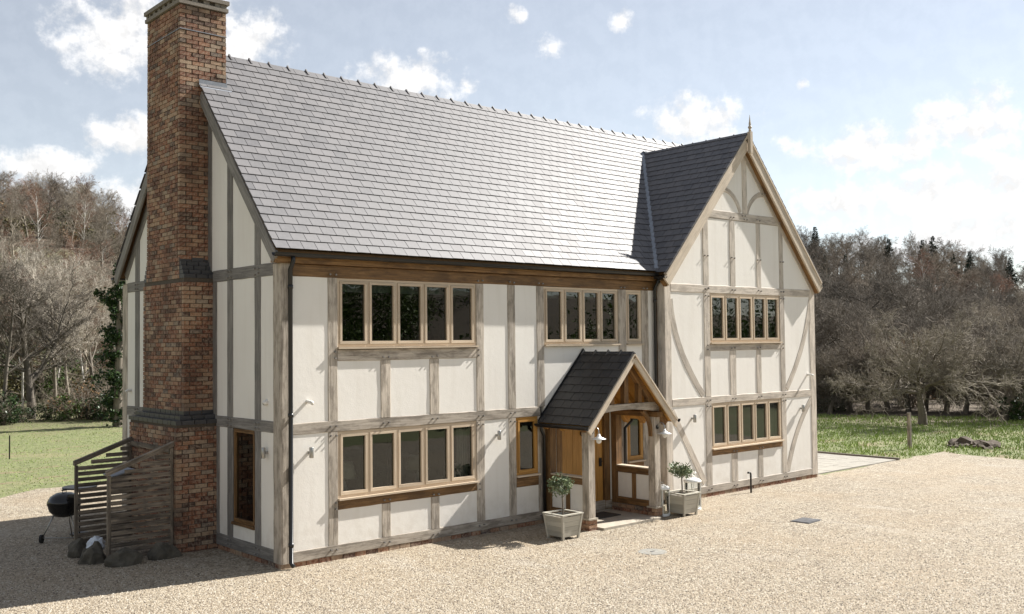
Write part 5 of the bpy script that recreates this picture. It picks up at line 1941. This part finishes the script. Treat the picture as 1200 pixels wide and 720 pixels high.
# ivy clad trunk beside the house
x, y, z = az_pt(px_az(138), 47)
iv = thing('ivy_tree', 'tall tree trunk smothered in dark ivy beside the gable', 'tree', (x, y, z - .1))
V, F = [], []
rng = np.random.default_rng(4); base = 0
for k in range(22):
    zc = .4 + k * .31 + rng.uniform(-.2, .2); R = rng.uniform(.55, 1.05) * (1.1 - .025 * k)
    v, f = leaf_cloud(rng, 380, (rng.normal() * .2, rng.normal() * .2, zc), R, .07, (1, 1, .9), .3, .6, 7)
    V.append(v); F.append(f + base); base += len(v)
inst(polymesh('crown', np.concatenate(V), np.concatenate(F), 'leaf_ivy', 4), 'crown', iv)
inst(segs_mesh('trunk', [(0, 0, 0, .1, .05, 4, .22, .16), (.1, .05, 4, 0, .1, 7.4, .16, .05)], 'bark_dark', 8), 'trunk', iv)


# ---- dark leafy bank of trees on the far side of the drive (mirrored in the windows)
def build_bank():
    rng = np.random.default_rng(12); V = []; F = []; base = 0
    for k in range(150):
        az = rng.uniform(92, 225); d = 24 * (95 / 24) ** rng.uniform(0, 1)
        x, y, z = az_pt(az if az <= 180 else az - 360, d); H = rng.uniform(2.5, 4.0) if d < 40 else rng.uniform(4.0, 8.5)
        v, f = leaf_cloud(rng, 2600, (x, y, z + H * .5), H * .55, .11, (1.1, 1.1, 1.05), .4, .6, 18)
        V.append(v); F.append(f + base); base += len(v)
    o = bpy.data.objects.new('woodland_bank', polymesh('woodland_bank', np.concatenate(V), np.concatenate(F), 'leaf_bank', 4)); COL.objects.link(o)
    o['kind'] = 'stuff'; tag(o, 'dense green woodland on the bank across the drive', 'woodland')


build_bank()


# ---- grass
def build_grass():
    rng = np.random.default_rng(5)
    def field(n, xs, ys, ok, h0, h1, wd):
        x = rng.uniform(*xs, n); y = rng.uniform(*ys, n)
        m = np.array([ok(a, b) for a, b in zip(x, y)]); x, y = x[m], y[m]; n = len(x)
        cl = np.array([mnoise.noise(Vector((a * .9, b * .9, 0))) for a, b in zip(x, y)])
        h = (h0 + (h1 - h0) * rng.uniform(0, 1, n)) * (1 + .9 * np.clip(cl, -.6, 1))
        z = np.array([terrain(a, b) for a, b in zip(x, y)])
        a = rng.uniform(0, 6.28, n); w = wd * rng.uniform(.6, 1.4, n)
        P = np.stack([x, y, z], 1); D = np.stack([np.cos(a) * w, np.sin(a) * w, 0 * a], 1)
        T = P + np.stack([rng.normal(size=n) * h * .45, rng.normal(size=n) * h * .45, h], 1)
        return np.stack([P - D, P + D, T], 1).reshape(-1, 3)
    okr = lambda a, b: not in_poly(a, b, GRAVEL) and not (15.2 < a < 19.75 and -.1 < b < 9.1) and polar(a, b)[1] < 48 and 50 < polar(a, b)[0] < 76
    okl = lambda a, b: not in_poly(a, b, GRAVEL) and polar(a, b)[1] < 53 and 5 < polar(a, b)[0] < 27
    V = np.concatenate([field(60000, (19.8, 40), (-8, 16), okr, .04, .12, .015), field(60000, (-10, 16), (8, 40), okl, .012, .03, .012)])
    F = np.arange(len(V)).reshape(-1, 3)
    o = bpy.data.objects.new('grass', polymesh('grass', V, F, 'grass_blade', 3)); COL.objects.link(o); o['kind'] = 'stuff'
    tag(o, 'short green grass of the lawn and meadow', 'grass')
    # clods of bare earth
    for i, (px, d, s) in enumerate([(1128, 35.5, .42), (1141, 35.2, .3), (1152, 35.0, .36), (1118, 35.0, .25)]):
        x, y, z = az_pt(px_az(px), d)
        bm = bmesh.new(); bmesh.ops.create_icosphere(bm, subdivisions=3, radius=1)
        for v in bm.verts:
            v.co *= 1 + mnoise.fractal(v.co * 2.6 + Vector((i * 5, 0, 0)), 1, 2, 5) * .6
            v.co = Vector((v.co.x * s * 1.6, v.co.y * s, v.co.z * s * .75))
        me = bpy.data.meshes.new('earth_heap'); bm.to_mesh(me); bm.free(); me.materials.append(MATS['soil'])
        e = bpy.data.objects.new('earth_heap', me); COL.objects.link(e); e.location = (x, y, z - .2 * s)
        tag(e, 'low heap of dark turned earth in the grass', 'earth heap', 'heaps of earth in the grass')


build_grass()
